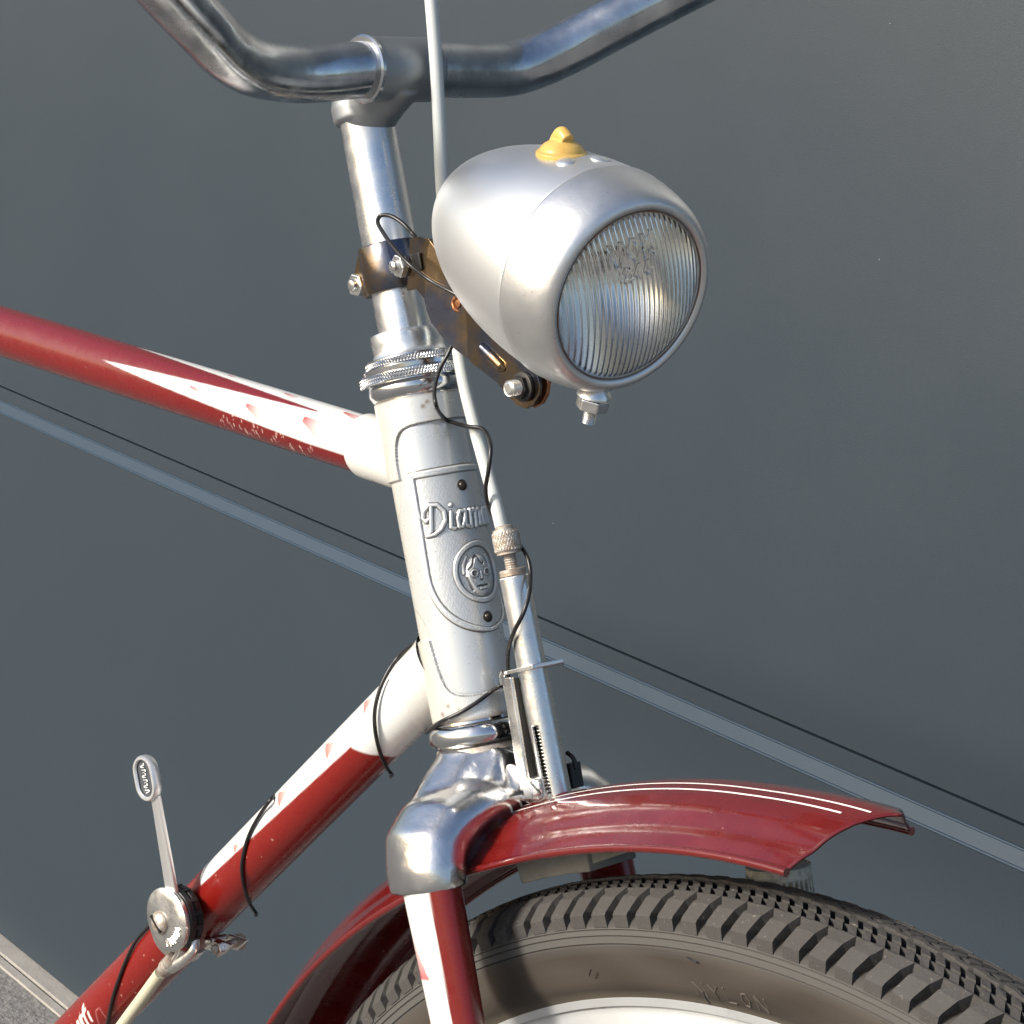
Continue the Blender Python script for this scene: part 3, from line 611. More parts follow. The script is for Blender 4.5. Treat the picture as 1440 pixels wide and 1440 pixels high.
def side_paint(R, Nn, Q):
    c = np.zeros(R.shape + (3,)) + np.array((.048, .040, .033))
    c = c * (1 + .28 * wob(R / 7, Q * 9, 1.))[..., None]
    c = blend(c, sstep(336.8, 338.6, R), (.078, .076, .072)); c = blend(c, sstep(344.6, 345.4, R), (.045, .043, .040)); c = blend(c, sstep(324, 317, R) * .35, (.04, .034, .028)); c = blend(c, np.exp(-((R - 316) / 1.5) ** 2) * .6, (.15, .13, .10))
    for r0 in (338.3, 341.4, 343.8): c = blend(c, np.exp(-((R - r0) / .25) ** 2) * .8, (.035, .032, .03))
    return c
revolve("tyre", prof, 'side', wheel, 1440, side_paint)
# tread: centre rib, two zigzag rows, shoulder lugs, one joined piece of real relief
def tread():
    V = []; Fc = []
    def hexa(P):
        b = len(V); V.extend(P); Fc.extend([(b, b + 3, b + 2, b + 1), (b + 4, b + 5, b + 6, b + 7), (b, b + 1, b + 5, b + 4), (b + 1, b + 2, b + 6, b + 5), (b + 2, b + 3, b + 7, b + 6), (b + 3, b, b + 4, b + 7)])
    NB = 182; da = 2 * np.pi / NB
    def base(n): return np.interp(abs(n), [0, 5, 9, 13.5, 16.5, 18.4, 19.3, 19.6], [356.8, 356.5, 355.6, 353.4, 350.4, 347.6, 345.4, 344.2])
    for i in range(NB):
        a0 = i * da
        for sg in (-1, 1):
            sh = (.0 if sg < 0 else .5) * da; j = random.uniform(-.03, .03)
            # shoulder lug: outer face flush down the side, top face on the crown
            st_ = [(19.8, 344.9), (20.3, 349.6), (19.6, 350.8), (15.6, 355.6), (11.4, 358.0)]
            wa = [.62, .62, .63, .66, .58]; sk = [0, .03, .05, .24, .46]
            ring = []
            for (n_, r_), w_, k_ in zip(st_, wa, sk):
                c_ = a0 + sh + da * (k_ + .5 + j)
                ring.append([W(r_, c_ - da * w_ / 2, sg * n_), W(r_, c_ + da * w_ / 2, sg * n_)])
            inner = []
            for (n_, r_), w_, k_ in zip([(18.9, 344.9), (17.6, 346), (15, 347.6), (12, 349.4), (9.8, 350.4)], wa, sk):
                c_ = a0 + sh + da * (k_ + .5 + j); inner.append([W(r_, c_ - da * w_ / 2, sg * n_), W(r_, c_ + da * w_ / 2, sg * n_)])
            b = len(V)
            for o_, i_ in zip(ring, inner): V.extend([o_[0], o_[1], i_[1], i_[0]])
            for k_ in range(4):
                p_, q_ = b + 4 * k_, b + 4 * k_ + 4
                Fc.extend([(p_, p_ + 1, q_ + 1, q_), (p_ + 1, p_ + 2, q_ + 2, q_ + 1), (p_ + 3, p_, q_, q_ + 3)])
            Fc.extend([(b, b + 3, b + 2, b + 1), (b + 16, b + 17, b + 18, b + 19)])
            # two rows of small slanted blocks
            for row, (n0, n1, h) in enumerate(((6.6, 10.2, 2.6), (2.6, 5.6, 2.9))):
                for t2 in (0, .5):
                    c0 = a0 + sh + da * (t2 + .25 * row + .3); c1 = c0 + da * .22
                    P = []
                    for lift in (-1.0, 1):
                        for n_, cc in ((n0, c0 - da * .14), (n0, c0 + da * .16), (n1, c1 + da * .16), (n1, c1 - da * .14)):
                            P.append(W(base(n_) + (h + random.uniform(-.25, .15) if lift > 0 else -4.5), cc, sg * n_))
                    hexa(P)
    # continuous ribs
    for n0, w, h in ((0, .9, 3.3), (-6.1, .35, 2.0), (6.1, .35, 2.0), (-10.8, .45, 3.0), (10.8, .45, 3.0)):
        seg = 1440; b = len(V)
        for i in range(seg):
            q = i / seg * 2 * np.pi; z = n0 + .55 * (1 if (i // 4) % 2 else -1) * (n0 == 0)
            for dn, dh in ((-w, -4.5), (-w, h), (w, h), (w, -4.5)): V.append(W(base(abs(n0)) + dh, q, z + dn))
        for i in range(seg):
            p_, q_ = b + 4 * i, b + 4 * ((i + 1) % seg)
            for k_ in range(3): Fc.append((p_ + k_, p_ + k_ + 1, q_ + k_ + 1, q_ + k_))
    o = obj("tread", V, Fc, 'rubber', wheel, False); fix_normals(o); o['kind'] = 'stuff'; return o
tread()
# raised word on the sidewall
def side_word():
    mb = MB(); strokes = {'N': [[(0, 0), (0, 1)], [(0, 1), (.7, 0)], [(.7, 0), (.7, 1)]], 'Y': [[(0, 1), (.35, .5), (.7, 1)], [(.35, .5), (.35, 0)]], 'L': [[(0, 1), (0, 0), (.6, 0)]],
                          'O': [[(.1, .5), (.2, .9), (.5, .95), (.65, .5), (.5, .05), (.2, .1), (.1, .5)]]}
    x = 0
    for ch in 'NYLON':
        for s2 in strokes[ch]:
            P = []
            for a_, b_ in s2:
                r_ = 320.5 + b_ * 6; ang = math.radians(-15.6 + (x + a_) * 1.15); n_ = -np.interp(r_, [320, 324, 329], [13.6, 16, 17.8]); P.append(W(r_, ang, n_ - .1))
            mb.add(*g_tube(P, .38, 6))
        x += 1.15
    o = mb.build("sidewall_word", 'side', wheel); return o
swm = side_word(); at = swm.data.color_attributes.new("paint", 'FLOAT_COLOR', 'POINT'); at.data.foreach_set("color", np.tile([.085, .074, .062, 1], len(swm.data.vertices)))
for px, py, l_, a_ in ((967, 1345, 6, .1), (1000, 1412, 5, 2.2), (830, 1372, 4, 1.1)):
    P = pl(px, py, N, WC - N * 18.5) - N * .3; d_ = math.cos(a_) * u1 + math.sin(a_) * u2
    tube("rubber_whisker", smooth_path([P, P + d_ * l_ * .5 - N * 1.0, P + d_ * l_ - N * 1.2], 4), .28, 'black', wheel, 6)
revolve("rim", [(-10.6, 313), (-10.9, 316.2), (-10.0, 317.0), (-9.2, 316.2), (-9.0, 312), (-9.4, 309.5), (-11.2, 306.5), (-11.5, 303), (-10.6, 299.5), (-8.4, 297), (-4, 294.5), (0, 293.5), (4, 294.5), (8.4, 297), (10.6, 299.5), (11.5, 303), (11.2, 306.5), (9.4, 309.5), (9, 312), (9.2, 316.2), (10, 317), (10.9, 316.2)], 'rim', wheel, 360)
# spokes and hub, just below the picture
lathe("hub", WC - N * 34, N, [(0, 4), (0, 6), (4, 6), (5, 20), (7, 20), (8, 12), (60, 12), (61, 20), (63, 20), (64, 6), (68, 6)], 'chrome', wheel, 48)
for i in range(36):
    a_ = i * math.pi / 18; sgn = -1 if i % 2 else 1; a2 = a_ + (1 if (i // 2) % 2 else -1) * .9
    if abs(((a_ + math.pi) % (2 * math.pi)) - math.pi) < 1.2:
        tube("spoke", [W(19, a2, sgn * 28), W(294, a_, sgn * 2)], .95, 'steel', wheel, 8)

# ---- mudguard
mg = bpy.data.objects.new("front_mudguard", None); col.objects.link(mg); mg.parent = bike
def mud_pt(a, n):                       # a in degrees, n sideways; outer skin
    x = abs(n); edge = 374.6 + 7.2 * sstep(-30, -1, a) + 2.5 * sstep(-36, -60, a); crest = 393.6 + 4.2 * sstep(-32, -3, a)
    k_ = np.interp(x, [0, 3, 7, 12, 17, 22, 26, 29, 31, 32.2, 32.8], [0, .012, .06, .15, .30, .49, .68, .83, .93, .985, 1.0]); r = crest + (edge - crest) * k_
    r += 2.6 * sstep(-12, -1, a) * (1 - x / 33) ** 1.2 - .9 * np.exp(-((x - 23.5) / 3.0) ** 2)
    return r
def mudguard():
    nn = np.concatenate([np.linspace(-32.8, 32.8, 61)]); na = 420; V = []
    for i in range(na):
        for n in nn:
            a_end = -5.6 + 3.2 * (1 - (abs(n) / 32.8) ** .75); a = -100 + (a_end + 100) * i / (na - 1)
            V.append(W(mud_pt(a, n), math.radians(a), n))
    o = obj("mudguard_blade", V, grid_faces(na, len(nn)), 'red', mg); md = o.modifiers.new("t", 'SOLIDIFY'); md.thickness = .9 * K; md.offset = 0
    for sg in (-1, 1):                 # rolled edges
        P = [W(mud_pt(a, 32.8) + .2, math.radians(a), sg * 32.6) for a in np.linspace(-100, -5.5, 240)]
        tube("rolled_edge", P, 1.6, 'red', mg, 12)
    for n in (-4.8, -9.2):             # painted pinstripes, thin raised films
        V = []
        for i in range(300):
            a = -100 + (96.2 if n > -6 else 94.9) * i / 299
            for dn in (-.42, .42):
                V.append(W(mud_pt(a, n + dn) + .62, math.radians(a), n + dn))
        obj("pinstripe", V, grid_faces(300, 2), 'stripe', mg)
mudguard()

# ---- spoon brake shoe pressing on the tyre
def polar_block(name, a0, a1, r0, r1, n0, n1, m, parent, seg=8):
    V = []
    for i in range(seg + 1):
        t = i / seg; a = math.radians(a0 + (a1 - a0) * t); lo = r0[0] + (r0[1] - r0[0]) * t; hi = r1[0] + (r1[1] - r1[0]) * t
        V += [W(lo, a, n0), W(hi, a, n0), W(hi, a, n1), W(lo, a, n1)]
    Fc = [(0, 1, 2, 3), tuple(reversed(range(seg * 4, seg * 4 + 4)))]
    for i in range(seg):
        for k_ in range(4): Fc.append((i * 4 + k_, i * 4 + 4 + k_, i * 4 + 4 + (k_ + 1) % 4, i * 4 + (k_ + 1) % 4))
    o = obj(name, V, Fc, m, parent, False); fix_normals(o); return bevel(o, .8, 3)
shoe = bpy.data.objects.new("brake_shoe", None); col.objects.link(shoe); shoe.parent = bike
polar_block("rubber_pad", -30.6, -24.0, (364.6, 364.6), (376, 378), -13, 12, 'shoe', shoe)
polar_block("shoe_carrier", -24.0, -17.6, (367, 374.5), (377, 377), -11, 10, 'shoe', shoe)

# ---- bottle dynamo roller behind the tyre
dyn = bpy.data.objects.new("dynamo", None); col.objects.link(dyn); dyn.parent = bike
DC = pl(1096, 1238, N, WC + N * 33); dax = unit(.25 * u1 * -1 + u2 + N * .0)
nt = 44; ns = 10; V = []
for i in range(ns):
    s = i / (ns - 1)
    for k_ in range(nt * 4):
        q = k_ / (nt * 4) * 2 * np.pi; e0, e1 = perp(dax); r = 13.6 - 1.6 * s - (1.5 * (math.sin(q * nt * .75) > .1) if .04 < s < .74 else 0)
        V.append(DC + dax * (-12 + 18 * s) + r * (math.cos(q) * e0 + math.sin(q) * e1))
Fc = [tuple(reversed(f)) for f in grid_faces(ns, nt * 4, True)]
obj("roller", V, Fc, 'knurl', dyn, True, None, 30)
lathe("roller_cap", DC, dax, [(5.6, 12.3), (5.2, 9.8), (4.0, 9.2), (3.6, 3), (6.5, 2.6), (7, .3)], 'darksteel', dyn, 48)
lathe("dynamo_body", DC, dax, [(-62, 8), (-60, 15), (-54, 17.5), (-22, 17.5), (-17, 15), (-14, 7), (-8, 7)], 'chrome', dyn, 48)

# ================================================================== HEADLAMP
LD = unit([.97169414, -.14793486, -.18418953]); LC0 = np.array([54.1235 + 0, 5.665, 895.631])
# keep the direction towards the lamp but bring it to the near side of the steering plane
LC0 = S(116.933, 146.49, 14.968)
kk = ((B + N * -12 - CP) @ N) / ((LC0 - CP) @ N); LC = CP + (LC0 - CP) * kk
LE1 = unit(np.cross(LD, Z)); LE2 = np.cross(LE1, LD)      # LE1 points to the near side
lamp = bpy.data.objects.new("headlamp", None); col.objects.link(lamp); lamp.parent = bike
lp = lambda d, x, y: LC + LD * d * kk + LE1 * x * kk + LE2 * y * kk
sc_ = lambda pr: [(d * kk, r * kk) for d, r in pr]
body = [(-23.5, 40.5), (-23.6, 42.5)] + [(-24 - 91.5 * t, 42.7 * math.sqrt(max(0, 1 - t ** 1.95))) for t in np.concatenate([np.linspace(0, .9, 40), np.linspace(.91, 1, 14)])]
lathe("lamp_shell", LC, LD, sc_(body), 'alu', lamp, 128, 60, False)
rimp = [(-4, 32.6), (-1.4, 33.0), (-.2, 33.9), (.3, 35.2), (-.2, 36.7), (-2.2, 38.6), (-6, 40.4), (-12, 41.9), (-18, 42.9), (-22.6, 43.3), (-23.6, 43.25), (-24.0, 42.9), (-24.1, 41)]
lathe("lamp_rim", LC, LD, sc_(rimp), 'alurim', lamp, 128, 60, False)
# reflector bowl
refl = [(-3.5, 33.2)] + [(-3.5 - 29 * (1 - (r / 33.2) ** 2), r) for r in np.linspace(33, 5, 26)]
lathe("reflector", LC, LD, sc_(refl), 'mirror', lamp, 128, 60, False)
lathe("bulb", LC, LD, sc_([(-33, 4.2), (-28, 4.2), (-27, 3.4), (-25, 4.8), (-22, 5.6), (-20, 4.6), (-18.4, 2.4), (-18, .2)]), 'glass', lamp, 32)
# domed glass with vertical flutes on its inner side
def lens():
    n = 260; R_ = 33.4; g = np.linspace(-R_, R_, n); U, V_ = np.meshgrid(g, g, indexing='ij'); rr = np.hypot(U, V_)
    def dome(r): return 8.5 * (1 - (r / R_) ** 2)
    mk = rr <= R_ + .2; ring_in = rr < R_ - 1.4
    al = math.radians(19); U_, W_ = U * math.cos(al) + V_ * math.sin(al), -U * math.sin(al) + V_ * math.cos(al)
    up = np.abs((U_ / 2.3) % 1 - .5)
    ribs = .36 * (1 + np.cos(up * 2 * np.pi)) * sstep(R_ - 1, R_ - 3.2, rr)
    # raised characters on the inner side, as far as they can be read
    L_ = {'V': [[(0, 1), (.35, 0), (.7, 1)]], 'C': [[(.7, .85), (.35, 1), (.05, .5), (.35, 0), (.7, .15)]], 'K': [[(0, 0), (0, 1)], [(.65, 1), (0, .45), (.65, 0)]], '2': [[(0, .8), (.3, 1), (.6, .75), (0, 0), (.65, 0)]], '4': [[(.5, 0), (.5, 1), (0, .3), (.7, .3)]]}
    dl = np.full(U.shape, 1e9)
    for txt, x0, y0, hh in (('VCK', -9.5, 16.5, 7), ('244', -5.5, 10, 4.2)):
        x = 0
        for ch in txt:
            for s2 in L_[ch]: dl = np.minimum(dl, seg_dist(U_, W_, [(x0 + (x + a) * hh, y0 + b * hh) for a, b in s2]))
            x += 1.05
    let = .55 * np.clip(1 - (dl / .7) ** 2, 0, 1)
    ribs = ribs * sstep(.5, 1.1, dl)
    front = dome(rr); back = front - 2.6 + ribs - let
    idx = -np.ones(U.shape, int); idx[mk] = np.arange(mk.sum()); m_ = mk.sum()
    Vf = lp(0, 0, 0) + kk * (front[mk][:, None] * LD - U[mk][:, None] * LE1 + V_[mk][:, None] * LE2 - 1.5 * LD)
    Vb = lp(0, 0, 0) + kk * (back[mk][:, None] * LD - U[mk][:, None] * LE1 + V_[mk][:, None] * LE2 - 1.5 * LD)
    q = mk[:-1, :-1] & mk[1:, :-1] & mk[1:, 1:] & mk[:-1, 1:]; I, J = np.nonzero(q)
    f = np.stack([idx[I, J], idx[I + 1, J], idx[I + 1, J + 1], idx[I, J + 1]], 1)
    # boundary wall
    Fc = f.tolist() + (f[:, ::-1] + m_).tolist(); cnt = {}
    for a, b, c, d in f.tolist():
        for e in ((a, b), (b, c), (c, d), (d, a)):
            cnt[e] = cnt.get(e, 0) + 1
    for (a, b) in list(cnt):
        if (b, a) not in cnt: Fc.append((b, a, a + m_, b + m_))
    o = obj("lamp_lens", np.concatenate([Vf, Vb]), Fc, 'glass', lamp); fix_normals(o); return o
lens()
qq = np.linspace(0, 2 * np.pi, 121); tube("lens_gasket", [lp(-.75, 33.1 * math.cos(q), 33.1 * math.sin(q)) for q in qq], .32, mat("rusty_gasket", (.16, .15, .14), rough=.7, col2=(.17, .08, .04), cscale=60, cmix=.2), lamp, 8)
# yellow switch knob with a finger grip on top, two rivets
def shell_r(d): t = (-d - 24) / 91.5; return 42.7 * math.sqrt(max(0, 1 - max(t, 0) ** 1.95))
def on_shell(d, ang):                   # ang from straight up towards the near side
    r = shell_r(d); e = math.cos(ang) * LE2 - math.sin(ang) * LE1 * (1 if (LE1 @ CM[:, 2]) < 0 else -1); h = 1.5
    sl = (shell_r(d + h) - shell_r(d - h)) / (2 * h); nrm = unit(e - LD * sl); return LC + kk * (LD * d + e * r), nrm, e
def hit(px, py):                        # where a pixel's ray meets the shell
    d_ = ray(px, py)
    for t in np.linspace(650, 1100, 6000):
        P = CP + d_ * t; q = (P - LC) / kk; dd = q @ LD
        if -115 < dd < -24 and np.linalg.norm(q - LD * dd) < shell_r(dd):
            e = unit(q - LD * dd); h = 1.5; sl = (shell_r(dd + h) - shell_r(dd - h)) / (2 * h); return P, unit(e - LD * sl)
    return None
H1 = hit(790, 214); 
if H1 is None: H1 = on_shell(-55, 0)[:2]
P_, n_ = H1; kn = unit(n_ * .75 + LE2 * .45 + A * .1)
mb = MB().add(*g_lathe(P_ - kn * 1.5, kn, [(-1.5, 8.6), (0.2, 9.5), (1.6, 9.5), (2.1, 8.3), (3.2, 7.8), (4.4, 6.6), (5.4, 4.9), (6.1, 2.8), (6.4, .1)], 48))
mb.add(*g_tube(smooth_path([P_ + kn * 1.5 - LD * 4.0, P_ + kn * 4.6 - LD * 2.4, P_ + kn * 6.6 - LD * .2, P_ + kn * 5.0 + LD * 3.2], 5), 2.7, 20))
remesh("switch_knob", mb, 'yellow', lamp, .35, 4)
for px, py in ((795, 228), (843, 224)):
    h_ = hit(px, py)
    if h_: lathe("rivet", h_[0], h_[1], [(-.6, 3.4), (.2, 3.4), (.7, 2.8), (1.0, 1.6), (1.1, .1)], 'alu', lamp, 28)
# screw with nut under the rim
C_ = lp(-8, 0, -41.5); dn = -LE2
lathe("rim_washer", C_ + dn * .6, dn, [(-4, 3), (-.4, 6.4), (.8, 6.6), (1.0, 3)], 'steel', lamp, 28)
o = hexnut(MB(), C_ + dn * 2.0, dn, 6.2, 4.4).build("rim_nut", 'steel', lamp, smooth=False); fix_normals(o); bevel(o, .5)
lathe("rim_screw", C_ + dn * 5, dn, thread(None, None, 2.5, 6.5), 'steel', lamp, 24, 20)

# ---- lamp bracket: clamp band round the quill, two folded plates, bolts
lb = bpy.data.objects.new("lamp_bracket", None); col.objects.link(lb); lb.parent = bike
lathe("clamp_band", B, A, [(175.2, 11.2), (175.2, 13.0), (175.8, 13.4), (194.0, 13.4), (194.6, 13.0), (194.6, 11.2)], 'tint', lb, 72)
# ears behind the quill with nut and bolt
for n0 in (-4.6, 2.6):
    P = [S(-10, 194.4, n0), S(-17, 193.5, n0), S(-20.5, 188, n0), S(-20.5, 180.5, n0), S(-16, 175.8, n0), S(-10, 175.6, n0)]
    o = MB().add(*g_prism(P, N * 1.9)).build("clamp_ear", 'tint', lb, smooth=False); fix_normals(o); bevel(o, .4)
C_ = sp(497, 401, -8)
o = hexnut(MB(), C_ + N * 4.2, -N, 4.9, 3.9).build("clamp_nut", 'steel', lb, smooth=False); fix_normals(o); bevel(o, .5)
lathe("clamp_bolt", C_ + N * 14, -N, [(0, 2.6), (14.6, 2.6), (15.4, 2.1), (15.7, 1.2)], 'steel', lb, 24)
# near plate A: from the band round to the bend
nA, nBend = -15.5, -14.5
PA = [(576, 336), (590, 332), (603, 336), (612, 349), (622, 368), (640, 400), (655, 431), (659, 505), (647, 497), (634, 487), (619, 471), (607, 455), (599, 436), (596, 420), (585, 407), (572, 409)]
P = [sp(x, y, np.interp(x, [572, 597, 657], [-13.2, -16.5, -14.0])) for x, y in PA]
cen = sp(610, 420, -15.8)
def sheet(name, P, th, m, parent):
    o = MB().add(*g_prism(P, N * th)).build(name, m, parent, smooth=False); fix_normals(o)
    bm = bmesh.new(); bm.from_mesh(o.data); bmesh.ops.triangulate(bm, faces=[f for f in bm.faces if len(f.verts) > 4]); bm.to_mesh(o.data); bm.free(); return bevel(o, .25)
mb = MB()
hx = [(576, 336), (590, 332), (603, 336), (599, 362), (597, 392), (596, 420), (585, 407), (572, 409)]
sheet("bracket_tab", [sp(x, y, np.interp(x, [572, 601], [-13.4, -15.6])) for x, y in hx], 1.6, 'tint', lb)
sheet("bracket_arm", [sp(x, y, np.interp(x, [597, 657], [-15.6, -11.5])) for x, y in [(603, 336), (612, 349), (622, 368), (640, 400), (655, 431), (659, 505), (647, 497), (634, 487), (619, 471), (607, 455), (599, 436), (596, 420), (597, 392), (599, 362)]], 1.6, 'tint', lb)
PB = [(655, 431), (680, 455), (706, 481), (728, 499), (744, 513), (755, 526), (759, 541), (757, 556), (750, 569), (739, 575), (728, 571), (716, 559), (697, 537), (663, 511), (658.5, 505)]
def platB(name, dn_, m): return sheet(name, [sp(x, y, np.interp(x, [655, 670, 760], [-11.5, -12.5, -13.5])) + N * dn_ for x, y in PB], 1.6, m, lb)
platB("bracket_arm", 0, 'tint'); platB("bracket_arm", 4.2, 'copper')
sheet("spacer_plate", [sp(x, y, -11.6) for x, y in PB[2:-3]], 1.6, 'darksteel', lb)
# pressed slot in plate B
sa, sb = sp(677, 489, -13.4), sp(704, 516, -13.6)
sd_ = unit(sb - sa); mbp = MB().add(*g_tube([sa - sd_ * 1.8 + N * 1.4, sa + N * .9, sb + N * .9, sb + sd_ * 1.8 + N * 1.4], [1.2, 2.3, 2.3, 1.2], 20)); o = mbp.build("pressed_rib", 'tint', lb)
# hinge bolt
C_ = sp(736, 544, -14); lathe("hinge_washer", C_, -N, [(-.3, 5.6), (1.0, 5.6), (1.3, 4.6)], 'darksteel', lb, 32)
o = hexnut(MB(), C_ - N * .8, -N, 4.6, 2.2).build("hinge_nut", 'darksteel', lb, smooth=False); fix_normals(o)
lathe("hinge_bolt", C_, -N, thread(None, None, 3.1, 7, 1.1), 'steel', lb, 28, 15)
# bolt of the tab
C_ = sp(563, 374, -15.5); o = hexnut(MB(), C_ + N * 1.5, unit(-N * .9 + F * -.15), 4.8, 3.0).build("tab_nut", 'steel', lb, smooth=False); fix_normals(o); bevel(o, .5)
lathe("tab_bolt", C_ + N * 2, unit(-N * .9 + F * -.15), [(0, 2.4), (5.6, 2.4), (6.2, 1.6)], 'steel', lb, 24)
o = MB().add(*g_box(sp(586, 369, -15.6), F, A, N, 2.6, 3.4, .5)).build("tab_slot", 'black', lb, smooth=False); bevel(o, .4)

# ---- wires
def wire(name, pts, r=.85, m='black'): return tube(name, smooth_path(pts, 10), r, m, bike, 10)
hc = lambda x, y, off=1.4: cyl(x, y, B, A, Hr + 1.15 + off, NEAR, FRONT)[2]
qc = lambda x, y, r: cyl(x, y, B, A, r, NEAR, FRONT)[2]
wire("lamp_wire", [sp(645, 416, -18), sp(630, 408, -19), sp(603, 393, -20), sp(575, 371, -23), sp(553, 347, -22), sp(538, 326, -19), sp(531, 312, -17), sp(536, 303, -15), sp(550, 304, -14), sp(565, 313, -13), sp(577, 325, -12), sp(586, 336, -10), sp(592, 350, 0)])
wire("lamp_wire", [sp(642, 440, -6), sp(640, 470, -8), sp(632, 494, -10), sp(618, 520, -14), sp(611, 548, -19), sp(614, 572, -21), hc(625, 588, 1.6), hc(640, 595, 1.6), sp(660, 600, 0), sp(676, 602, 1), sp(686, 612, 0), sp(690, 630, -4), sp(687, 660, -6), sp(683, 688, -5), sp(687, 712, -3), sp(700, 735, 4), sp(715, 752, 9), sp(732, 768, 6), sp(742, 785, 4), sp(746, 808, 2), sp(744, 835, -4), sp(736, 862, -8), sp(724, 886, -8.5), sp(716, 908, -7), sp(714, 930, -4), sp(714, 960, -2), sp(702, 965, -6), hc(690, 973, 1), hc(670, 988, 1.2), hc(645, 1003, 1.5), hc(620, 1015, 1.5), sp(604, 1026, -12), sp(600, 1030, 0)])
wire("copper_strand", [sp(642, 418, -17), sp(637, 424, -17), sp(639, 434, -17), sp(645, 438, -16)], .7, 'copper')
lathe("solder_tag", sp(645, 424, -15.4), -N, [(0, 2.6), (1.2, 2.4), (1.6, .2)], 'copper', bike, 16)
dcx = lambda x, y, off=1.0: cyl(x, y, DT0, DTax, DTr + 1.4 + off, d_e0, d_e1)[2]
dct = lambda x, y, off=.7: cyl(x, y, DT0, DTax, DTr + off, d_e0, d_e1)[2]
def wrap(name, px0, px1, mid, R_, q_in):
    """a loop of wire lying over the near side of the down tube"""
    return wire(name, [*mid], .8)
wire("dynamo_wire", [bp(596, 897, -6), bp(580, 907, -8), dct(562, 922, 2), dct(547, 942, 2.2), dct(534, 970, 2), dct(527, 1000, 2), dct(528, 1030, 1.6), dct(535, 1060, .8), dct(544, 1080, .7), dct(551, 1089, .8), bp(550, 1092, 2)])
wire("dynamo_wire", [bp(388, 1127, 18), bp(393, 1117, 12), bp(391, 1115, 4), dct(382, 1123, 1.6), dct(368, 1142, 1.4), dct(354, 1166, 1), dct(345, 1190), dct(340, 1218), dct(343, 1246), dct(351, 1270), dct(360, 1284, .9), bp(360, 1287, 4)])
wire("dynamo_wire", [dct(226, 1290, 1), dct(210, 1302, 1.2), dct(192, 1322, 1.4), dct(180, 1344, 1.2), dct(168, 1374, .9), dct(158, 1405), dct(151, 1440), dct(146, 1470), dct(144, 1500)])

# ================================================================== GEAR SHIFTER
sh = bpy.data.objects.new("gear_shifter", None); col.objects.link(sh); sh.parent = bike
yd = -27.; C_ = bp(233, 1294, yd)
o = lathe("cover_disc", C_, NEAR, [(-2.6, 14.6), (-1.6, 15.0), (-.4, 14.8), (.4, 13.6), (.7, 10.5), (1.3, 8), (1.5, .1)], 'steel', sh, 72)
lathe("housing", C_, NEAR, [(-12, 12.0), (-11, 13.9), (-8, 14.4), (-7.6, 13.4), (-7, 13.4), (-6.6, 14.5), (-4, 14.5), (-3.4, 13.8), (-2.6, 13.8)], 'darksteel', sh, 72)
for k_ in range(14):
    q = k_ / 14 * 2 * math.pi; e = math.cos(q) * X + math.sin(q) * Z; o = MB().add(*g_box(C_ - NEAR * 8.0 + e * 13.9, e, np.cross(e, Y), Y, .8, .8, 2.4)).build("housing_tooth", 'darksteel', sh, smooth=False)
S_ = bp(222, 1303, yd - 1) ; S_ = C_ + NEAR * 1 + unit(bp(224, 1300, yd) - C_) * 2.6
lathe("pivot_screw", S_, NEAR, [(-.8, 5.6), (.6, 5.6), (1.6, 5.0), (2.8, 3.6), (3.2, 2.4), (3.25, .1)], 'rusty', sh, 32)
o = MB().add(*g_box(S_ + NEAR * 3.0, unit(X * .8 - Z * .6), unit(X * .6 + Z * .8), Y, 4.8, .5, .5)).build("screw_slot", 'black', sh, smooth=False)
# script on the disc
mb = MB()
for k_, (a_, b_) in enumerate([(-75, -62), (-60, -52), (-49, -42), (-39, -32), (-28, -21), (-17, -10), (-6, 3)]):
    P = []
    for j, (tt, rr) in enumerate([(0, 8.6), (.25, 12.2), (.45, 11.6), (.3, 8.4), (.75, 9.4), (1, 11.0)] if k_ % 2 else [(0, 9), (.2, 11.4), (.6, 11.6), (.5, 8.6), (.9, 8.8)]):
        q = math.radians(a_ + (b_ - a_) * tt); P.append(C_ + NEAR * .95 + rr * (math.cos(q) * X + math.sin(q) * Z))
    mb.add(*g_tube(smooth_path(P, 4), .35, 6))
mb.build("disc_script", 'steel', sh)
# lever
La, Lb_ = bp(241, 1248, yd + 3), bp(219, 1118, yd - 3)
lv = MB(); dL = unit(Lb_ - La); wv = unit(np.cross(dL, Y))
n_st = 14; V = []
for i in range(n_st):
    t = i / (n_st - 1); c = La + (Lb_ - La) * t - dL * 2 * (1 - t); w = 4.0 - 1.1 * t; h = 1.5
    for k_ in range(16):
        q = 2 * math.pi * k_ / 16; V.append(c + wv * w * np.sign(math.cos(q)) * abs(math.cos(q)) ** .6 + Y * h * np.sign(math.sin(q)) * abs(math.sin(q)) ** .6)
lv.add(V, grid_faces(n_st, 16, True) + [tuple(range(16)), tuple(reversed(range((n_st - 1) * 16, n_st * 16)))])
o = lv.build("lever_arm", 'alu', sh); fix_normals(o)
HC = bp(207, 1094, yd - 4); hd = unit(bp(202, 1068, yd - 4) - bp(212, 1122, yd - 4)); hw_ = unit(np.cross(hd, Y))
def stadium(a, b, n=14):
    P = []
    for k_ in range(n): q = math.pi * k_ / (n - 1); P.append((b * math.cos(q), a - b + b * math.sin(q)))
    for k_ in range(n): q = math.pi + math.pi * k_ / (n - 1); P.append((b * math.cos(q), -(a - b) + b * math.sin(q)))
    return P
def ringed(a, b, d): return [HC + hw_ * x + hd * y - Y * d for x, y in stadium(a, b)]
